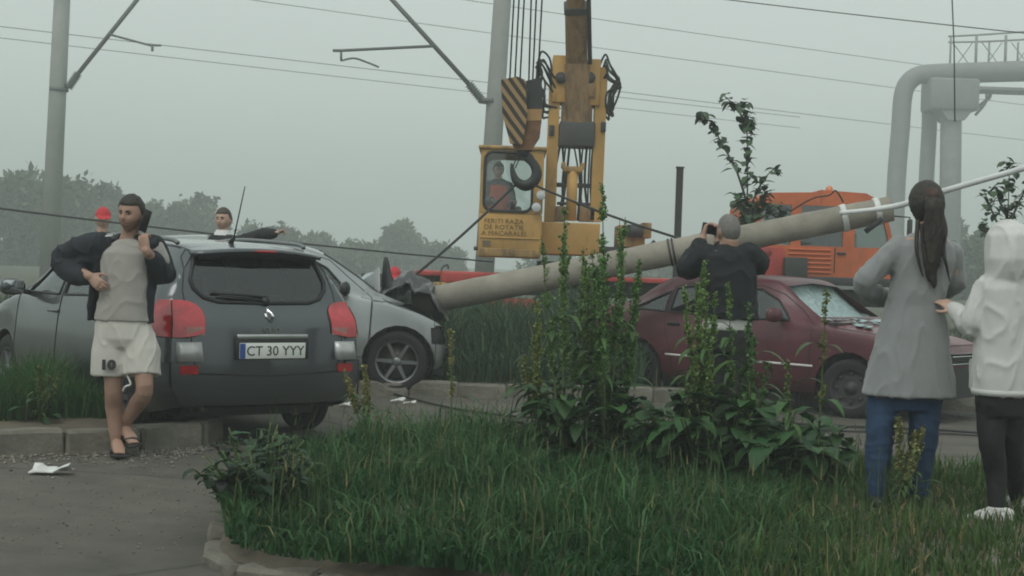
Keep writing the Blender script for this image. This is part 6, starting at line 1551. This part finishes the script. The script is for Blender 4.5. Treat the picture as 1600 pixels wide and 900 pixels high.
def dock_weed_(px, py_base, py_top, D_, label, spires=3, leaves=14, big=1.0, lean=0.0, seedc=(.085, .125, .035), leafc=(.038, .095, .030), z0=.16, thick=1.0, top_px=None):
    b = gnd(px, py_base, z0); b = at(px, py_base, D_); b.z = z0; top = at(top_px if top_px else px, py_top, D_); Ht = top.z - z0
    r = empty('dock_weed', b); tag(r, label, 'weed', 'tall weeds on the island')
    st = MB(); sq = QB(); lq = QB(); dx = top.x - b.x
    for k in range(spires):
        h = Ht * (1 if k == 0 else rng.uniform(.62, .93)); a = rng.uniform(0, 6.28); sp = (0 if k == 0 else rng.uniform(.05, .16))
        P = [Vector((0, 0, 0)), Vector((math.cos(a) * sp * .5 + dx * .4, math.sin(a) * sp * .5, h * .45)), Vector((math.cos(a) * sp + dx * (1 if k == 0 else .8), math.sin(a) * sp, h))]
        bz = bez(P, 10); st.tube(bz, list(np.linspace(.009, .002, len(bz))), n=6)
        # seed spike: side branches hugging the stem, dense whorls
        for j in range(int(20 * thick)):
            t = rng.uniform(.45, .98); base = bz[int(t * (len(bz) - 1))]; Lb_ = (.25 * (1 - t) + .04) * h * .55; aa = rng.uniform(0, 6.28); d_ = Vector((math.cos(aa) * .34, math.sin(aa) * .34, 1)).normalized(); e = base + d_ * Lb_
            st.tube([base, e], [.003, .0012], n=4)
            m = int(12 + Lb_ * 260)
            for u in range(m):
                p = base.lerp(e, (u + rng.uniform()) / m); o = rng.normal(0, .008, 3); sz = rng.uniform(.0045, .0095); n1 = rng.normal(0, 1, 3); n1 /= np.linalg.norm(n1); n2 = np.cross(n1, rng.normal(0, 1, 3)); n2 /= np.linalg.norm(n2); c = np.array(p) + o
                sq.add([c - n1 * sz, c - n2 * sz, c + n1 * sz * 1.3, c + n2 * sz], [(0, 1, 2, 3)], [jit([c_ * 1.65 for c_ in seedc], .25)])
        for u in range(60):
            t = .5 + .5 * (u / 60); p = np.array(bz[int(t * (len(bz) - 1))]) + rng.normal(0, .010, 3); n1 = rng.normal(0, 1, 3); n1 /= np.linalg.norm(n1); n2 = np.cross(n1, rng.normal(0, 1, 3)); n2 /= np.linalg.norm(n2); sz = .011
            sq.add([p - n1 * sz, p - n2 * sz, p + n1 * sz, p + n2 * sz], [(0, 1, 2, 3)], [jit(seedc, .25)])
        for j in range(11):                                # narrow drooping leaves on the stem
            t = rng.uniform(.2, .75); aa = rng.uniform(0, 6.28); lq.add(*leaf_quads(bz[int(t * (len(bz) - 1))], (math.cos(aa), math.sin(aa), .8), (0, 0, 1), rng.uniform(.12, .24) * big, rng.uniform(.012, .026) * big, 1.9, jit((.060, .120, .036)), 6))
    for j in range(leaves):                                # broad basal leaves
        aa = rng.uniform(0, 6.28); hh = rng.uniform(.02, .40) * min(1.2, Ht); el = rng.uniform(.2, 1.1); rr = rng.uniform(0, .10)
        one = QB(); one.add(*leaf_quads((math.cos(aa) * rr, math.sin(aa) * rr, hh), (math.cos(aa), math.sin(aa), el), (0, 0, 1), rng.uniform(.16, .30) * big, rng.uniform(.040, .075) * big, rng.uniform(.8, 1.8), jit(leafc, .3), 6)); one.build('leaf', r)
    st.build('stem', STEMM, r); sq.build('seed_spike', r)['kind'] = 'stuff'; lq.build('stem_leaves', r)['kind'] = 'stuff'
def W_(px, pb, pt, D_, label, spires=3, leaves=14, big=1.0, **k): dock_weed_(px, pb, pt, D_, label, spires + (2 if spires > 1 else 0), leaves, big, **k)
W_(945, 760, 285, 8.5, 'tallest dark green spired weed in front of the slanting pole', 3, 16, 1.1, thick=1.5, seedc=(.075, .145, .042), top_px=941)
W_(968, 755, 345, 8.7, 'spired weed just right of the tallest one, tip before the winch', 2, 12, 1.0, thick=1.3, seedc=(.08, .15, .045))
W_(880, 760, 322, 8.5, 'slender spired weed whose tip crosses the yellow turret', 2, 14, 1.1, thick=1.1, seedc=(.085, .145, .042), top_px=882)
W_(912, 750, 385, 8.8, 'spired weed between the two tallest ones left of the pole middle', 2, 12, 1.0, thick=1.2, seedc=(.10, .155, .045))
W_(840, 755, 470, 8.9, 'pale yellowish spired weed at the left end of the tall clump', 2, 12, 1.0, thick=1.1, seedc=(.14, .165, .045))
W_(1105, 770, 405, 8.3, 'spired weed rising across the left arm of the person in black', 3, 14, 1.15, thick=1.3, seedc=(.10, .16, .045), top_px=1100)
W_(1146, 775, 440, 8.4, 'spired weed standing up the middle of the black coat', 1, 14, 1.1, thick=.7, seedc=(.09, .15, .043), top_px=1138)
W_(1170, 775, 470, 8.2, 'leafy weed in front of the legs of the person in black', 2, 18, 1.3, thick=.9, seedc=(.05, .10, .03))
W_(1085, 780, 540, 8.2, 'short broad-leaved weed left of the person in black', 2, 20, 1.3, thick=.8)
W_(1275, 780, 450, 8.2, 'thin drooping weed before the front door of the maroon car', 1, 6, 1.2, thick=.4, seedc=(.11, .125, .04), top_px=1292)
W_(570, 735, 570, 9.4, 'yellow-green tuft of seeding weed beside the grey car bumper', 3, 3, .6, thick=.8, seedc=(.16, .155, .05))
W_(704, 730, 515, 9.5, 'thin yellowish weed standing before the silver car nose', 1, 3, .6, thick=.6, seedc=(.15, .145, .05))
W_(1405, 800, 652, 7.2, 'pale spired weed growing between the jeans of the woman', 2, 4, .5, thick=1.0, seedc=(.15, .155, .06), z0=.2)
W_(1230, 790, 560, 8.0, 'dark broad-leaved weed at the right end of the leafy clump', 1, 20, 1.35, thick=.5)
W_(60, 690, 570, 9.9, 'spindly weed on the left verge beside the estate car door', 2, 5, .6, thick=.5, seedc=(.09, .12, .04), z0=.13)
# broad-leaved clump filling between the weeds
def leafy_clump(px, py, D_, rad, ht, n, label, col=(.030, .080, .026), L=(.12, .24), z0=.15):
    b = at(px, py, D_); b.z = z0; r = empty('leafy_plant', b); tag(r, label, 'plant', 'leafy plants in the grass'); lq = QB(); st = MB()
    for k in range(max(4, n // 6)):
        a = rng.uniform(0, 6.28); rr = rad * math.sqrt(rng.uniform()); h = ht * rng.uniform(.6, 1) * (1 - .4 * rr / rad); tp = Vector((rr * math.cos(a) * 1.2, rr * math.sin(a) * 1.2, h)); bz = bez([(rr * .5 * math.cos(a), rr * .5 * math.sin(a), 0), tp * .5 + Vector((rr * .2 * math.cos(a), 0, 0)), tp], 5); st.tube(bz, .005, n=5)
        for j in range(6):
            t = rng.uniform(.3, 1); p = bz[int(t * (len(bz) - 1))]; aa = rng.uniform(0, 6.28); lq.add(*leaf_quads(p, (math.cos(aa), math.sin(aa), rng.uniform(-.1, .7)), (0, 0, 1), rng.uniform(*L), rng.uniform(*L) * .34, rng.uniform(.5, 1.6), jit(col, .32), 5))
    st.build('stem', STEMM, r); lq.build('leaves', r)['kind'] = 'stuff'
leafy_clump(895, 745, 8.7, .45, .72, 130, 'dense dark leafy clump at the foot of the tall spired weeds')
leafy_clump(1120, 775, 8.2, .50, .70, 150, 'dense dark leafy clump below the person in the black coat')
leafy_clump(1215, 785, 8.0, .42, .55, 120, 'dark leafy clump reaching towards the grey cardigan')
leafy_clump(1030, 770, 8.4, .35, .42, 70, 'low leafy clump between the two groups of spired weeds')
leafy_clump(412, 865, 6.8, .30, .36, 260, 'dark small-leaved bush at the left nose of the island', (.022, .060, .024), (.06, .12))
leafy_clump(400, 800, 7.5, .26, .36, 180, 'small-leaved bush below the white flower heads', (.024, .064, .026), (.06, .12))
# white umbels
def umbel(px, py, D_, size, label):
    c = at(px, py, D_); b = Vector((c.x, D_, .15)); r = empty('umbel_flower', b); tag(r, label, 'flower', 'white umbel flowers'); c = c - b
    st = MB(); st.tube([(0, 0, 0), (c.x * .6, 0, c.z * .6), (c.x, 0, c.z - .05)], [.005, .004, .003], n=6); q = QB()
    for k in range(26):
        a = k * 2.4; rr = size * math.sqrt(k / 26); p = Vector((c.x + rr * math.cos(a), rr * math.sin(a), c.z - rr * rr * .35 / size)); st.tube([(c.x, 0, c.z - .05), p], .0012, n=4)
        for u in range(9):
            o = Vector(rng.normal(0, size * .11, 3) * np.array([1, 1, .4])); s = rng.uniform(.004, .008); n1 = Vector(rng.normal(0, 1, 3)).normalized(); n2 = n1.orthogonal().normalized(); v = p + o; q.add([v - n1 * s, v - n2 * s, v + n1 * s, v + n2 * s], [(0, 1, 2, 3)], [jit((.60, .60, .48), .1)])
    st.build('stem', STEMM, r); q.build('flower_head', r)
umbel(396, 722, 7.9, .065, 'large cream-white flower head over the island nose')
umbel(366, 752, 7.7, .038, 'small white flower head left of the large one')
umbel(782, 739, 8.0, .035, 'white flower head in the middle of the island grass')
# ---------------------------------------------------------------- saplings
BARK = M_('bark', (.06, .05, .038), .9, scale=8, bump=.4, color2=(.09, .08, .06))
def sapling(pts, D_, label, leafsize=.13, col=(.065, .110, .058), dens=26, base_z=.1):
    P0 = at(*pts[0][0], D_); b = Vector((P0.x, D_, base_z)); r = empty('sapling', b); tag(r, label, 'sapling', 'young saplings on the far verge'); st = MB(); q = QB()
    first = True
    for line in pts:
        P = [at(a, c, D_ + rng.uniform(-.15, .15)) - b for a, c in line]
        if first: P = [Vector((0, 0, 0))] + P; first = False
        bz = bez(P, 7); st.tube(bz, list(np.linspace(.016, .003, len(bz))), n=6)
        tot = sum((bz[i + 1] - bz[i]).length for i in range(len(bz) - 1)); n = int(tot * dens)
        for k in range(n):
            t = 1 - rng.uniform() ** 1.1 * .75; p = bz[min(len(bz) - 1, int(t * (len(bz) - 1)))]; a = rng.uniform(0, 6.28)
            q.add(*leaf_quads(np.array(p) + rng.normal(0, .03, 3), (math.cos(a), math.sin(a), rng.uniform(-.6, .5)), (0, 0, 1), leafsize * rng.uniform(.6, 1.2), leafsize * .36, rng.uniform(.3, 1.2), jit(col, .3), 3))
    st.build('trunk', BARK, r); q.build('crown', r)
sapling([[(1172, 420), (1168, 330), (1168, 240), (1166, 190), (1160, 158)], [(1168, 320), (1150, 265), (1128, 225), (1110, 190), (1095, 180)], [(1166, 195), (1150, 168), (1130, 148)], [(1170, 330), (1185, 295), (1198, 275), (1212, 262)], [(1170, 340), (1155, 318), (1148, 300)], [(1170, 350), (1188, 318), (1205, 300)], [(1172, 380), (1160, 340), (1172, 310)], [(1172, 345), (1190, 330), (1222, 322)], [(1172, 345), (1160, 330), (1150, 318)], [(1172, 350), (1195, 338), (1228, 332)], [(1172, 350), (1185, 322), (1200, 312)], [(1171, 345), (1162, 322), (1156, 308)]], 17.5, 'leafy sapling with bare upper twigs rising behind the slanting pole', .15, dens=34)
sapling([[(1570, 480), (1572, 400), (1575, 330), (1578, 250)], [(1572, 380), (1550, 330), (1538, 300)], [(1573, 360), (1595, 310), (1610, 290)], [(1572, 400), (1545, 370), (1535, 350)], [(1574, 340), (1560, 310), (1555, 290)], [(1573, 390), (1600, 360), (1630, 345)]], 15.5, 'leafy sapling standing above the white hood', .13, dens=40)
# ---------------------------------------------------------------- misty trees and bushes
def tree(px, py_top, py_base, D_, wpx, label, col=(.035, .060, .028), name='tree', leaf=.22, n=1500, ragged=.3, zb=None):
    top = at(px, py_top, D_); s = F / D_; H = top.z; Wd = wpx / s / 2; b = Vector((top.x, D_, 0.05)); r = empty(name, b); tag(r, label, name.replace('_', ' ').split()[-1], 'misty trees and bushes behind the crane')
    st = MB(); lobes = []
    zlow = .25 * H if name == 'tree' else .05 * H
    for k in range(12):
        a = rng.uniform(0, 6.28); rr = Wd * .62 * math.sqrt(rng.uniform()); z = rng.uniform(zlow, H * .88) ; z = min(z, H * (1 - .35 * (rr / Wd)) * .9)
        lobes.append((Vector((rr * math.cos(a), rr * math.sin(a) * .8, z)), Wd * rng.uniform(.22, .42)))
    lobes.append((Vector((0, 0, H * .84)), min(Wd * .4, H * .2)))
    st.tube(bez([(0, 0, -.05), (.05, 0, H * .3), (0, 0, H * .75)], 5), list(np.linspace(.05 * H ** .5, .012, 11)), n=8)
    for c, q_ in lobes[:9]: st.tube(bez([(0, 0, c.z * .4), (c.x * .5, c.y * .5, c.z * .75), c], 4), list(np.linspace(.03, .008, 9)), n=5)
    m = n; li = rng.integers(0, len(lobes), m); C0 = np.array([lobes[i][0] for i in li]); Rr = np.array([lobes[i][1] for i in li]); d = rng.normal(0, 1, (m, 3)); d /= np.linalg.norm(d, axis=1)[:, None]
    P = C0 + d * (Rr * rng.uniform(.35, 1, m) ** .5 * (1 + ragged * rng.normal(0, .5, m)))[:, None]; P[:, 2] = np.maximum(P[:, 2], .05)
    n1 = rng.normal(0, 1, (m, 3)); n1 /= np.linalg.norm(n1, axis=1)[:, None]; n2 = np.cross(n1, rng.normal(0, 1, (m, 3))); n2 /= np.linalg.norm(n2, axis=1)[:, None]; sz = (leaf * rng.uniform(.5, 1.2, m))[:, None]
    V = np.stack([P - n1 * sz, P - n2 * sz * .45, P + n1 * sz, P + n2 * sz * .45], 1).reshape(-1, 3); Fc = np.arange(m * 4).reshape(-1, 4); tone = 1 + .35 * rng.normal(0, 1, len(lobes)); Cc = np.clip(np.array(col)[None] * (tone[li] * (1 + .25 * rng.normal(0, 1, m)))[:, None], .008, .2)
    st.build('trunk', BARK, r); obj('crown', mesh_np('crown', V, Fc, Cc), LEAFM, r)
T_ = [(30, 275, 34, 210, 'misty bush mass at the far left edge behind the estate car'), (95, 285, 36, 170, 'misty bush round the foot of the leftmost mast'), (170, 292, 38, 140, 'misty bush right of the leftmost mast'), (240, 318, 40, 110, 'misty bush just behind the head of the person on the phone'), (318, 308, 42, 100, 'lone rounded misty tree left of the pointing person'),
      (430, 360, 40, 110, 'low misty bush behind the pointing arm'), (505, 368, 44, 100, 'low misty bush above the silver car roof'), (575, 385, 40, 90, 'low misty bush above the torn bonnet'), (632, 348, 46, 95, 'taller misty tree left of the crane cab'), (690, 390, 44, 100, 'low misty bush at the left foot of the crane'),
      (1490, 345, 40, 90, 'misty bush behind the head of the woman with ponytail'), (1540, 365, 30, 120, 'misty bush between the two women'), (1610, 375, 28, 130, 'misty bush at the right edge behind the hood'), (1440, 420, 34, 120, 'low misty bush at the foot of the pipeline'), (1330, 425, 40, 160, 'low misty bush behind the orange driving cab'), (1080, 425, 38, 200, 'low misty hedge bush behind the slanting pole'), (900, 430, 40, 200, 'low misty hedge bush behind the crane turret')]
for px_, pt, D_, w, lab in T_: tree(px_, pt, 0, D_ * 3.0, w * 1.25, lab, n=4200 if w > 100 else 2800, leaf=.42, name='tree' if 'tree' in lab else 'bush', col=(.05, .080, .038))
# ---------------------------------------------------------------- litter
def litter(px, py, size, label, seed, z=.012, m=None):
    rnd = random.Random(seed); c = gnd(px, py, z); mb = MB(); V = []; n = 6
    for i in range(n):
        for j in range(4): V.append(((i / (n - 1) - .5) * size, (j / 3 - .5) * size * .5, abs(mnoise.noise(Vector((i * .9, j * 1.1, seed)))) * size * .45 + .004))
    mb.add(V, [(i * 4 + j, i * 4 + j + 1, (i + 1) * 4 + j + 1, (i + 1) * 4 + j) for i in range(n - 1) for j in range(3)]); o = mb.build('crumpled_paper', m or M_('litter_white', (.62, .63, .60), .7, var=.25, scale=14), None, loc=c); md = o.modifiers.new('s', 'SOLIDIFY'); md.thickness = .006; tag(o, label, 'litter')
litter(80, 738, .24, 'crumpled white carton lying on the road before the person in shorts', 3)
litter(622, 628, .14, 'white scrap on the road under the silver car nose', 5); litter(640, 631, .12, 'pale scrap right beside another on the far kerb', 9); litter(545, 634, .16, 'flat white scrap beside the estate car rear wheel', 12)

def pebbles(n, label, fn, smax=.022):
    V = []; Fc = []; b = 0; oct_ = np.array([(1, 0, 0), (-1, 0, 0), (0, 1, 0), (0, -1, 0), (0, 0, 1), (0, 0, -.4)]); tri = np.array([(0, 2, 4), (2, 1, 4), (1, 3, 4), (3, 0, 4), (2, 0, 5), (1, 2, 5), (3, 1, 5), (0, 3, 5)])
    for k in range(n):
        x, y = fn(); s = rng.uniform(.005, smax) * rng.uniform(.6, 1, (6, 1)); V.append(oct_ * s * np.array([1, 1, .6]) + np.array([x, y, .004])); Fc.append(tri + b); b += 6
    C = np.clip(np.array([.20, .185, .155])[None] * rng.uniform(.5, 1.5, (n, 1)), .03, .5); o = obj('gravel', mesh_np('gravel', np.concatenate(V), np.concatenate(Fc), np.repeat(C, 8, 0)), leafmat('gravel_stone', 0.0, .9)); tag(o, label, 'gravel', kind='stuff')
def near_line(P, off):
    def f():
        i = rng.integers(0, len(P) - 1); t = rng.uniform(); d = rng.exponential(.18); x = P[i][0] * (1 - t) + P[i + 1][0] * t; y = P[i][1] * (1 - t) + P[i + 1][1] * t; return x + rng.normal(0, .1), y - .1 - d * off
    return f
pebbles(900, 'loose grit and pebbles along the left kerb foot', near_line(LI[1:7], 1)); pebbles(700, 'loose grit on the road before the far kerb', near_line([tuple(KA.xy), tuple(KB.xy)], 1.5)); pebbles(500, 'grit scattered on the near road at the island nose', lambda: (rng.uniform(-3.2, -1.1), rng.uniform(6.2, 9.2)), .012)
# ================================================================= smoky air
hz = MB().box((0, 215, 13), (960, 530, 28)).build('haze', None); hz['kind'] = 'stuff'
hm = bpy.data.materials.new('haze_air'); hm.use_nodes = True; nt = hm.node_tree; nt.nodes.clear()
ho = nt.nodes.new('ShaderNodeOutputMaterial'); pv = nt.nodes.new('ShaderNodeVolumePrincipled'); pv.inputs['Density'].default_value = HAZE
pv.inputs['Color'].default_value = (.85, .905, .885, 1); pv.inputs['Anisotropy'].default_value = 0.0
nt.links.new(pv.outputs[0], ho.inputs['Volume']); hz.data.materials.append(hm)
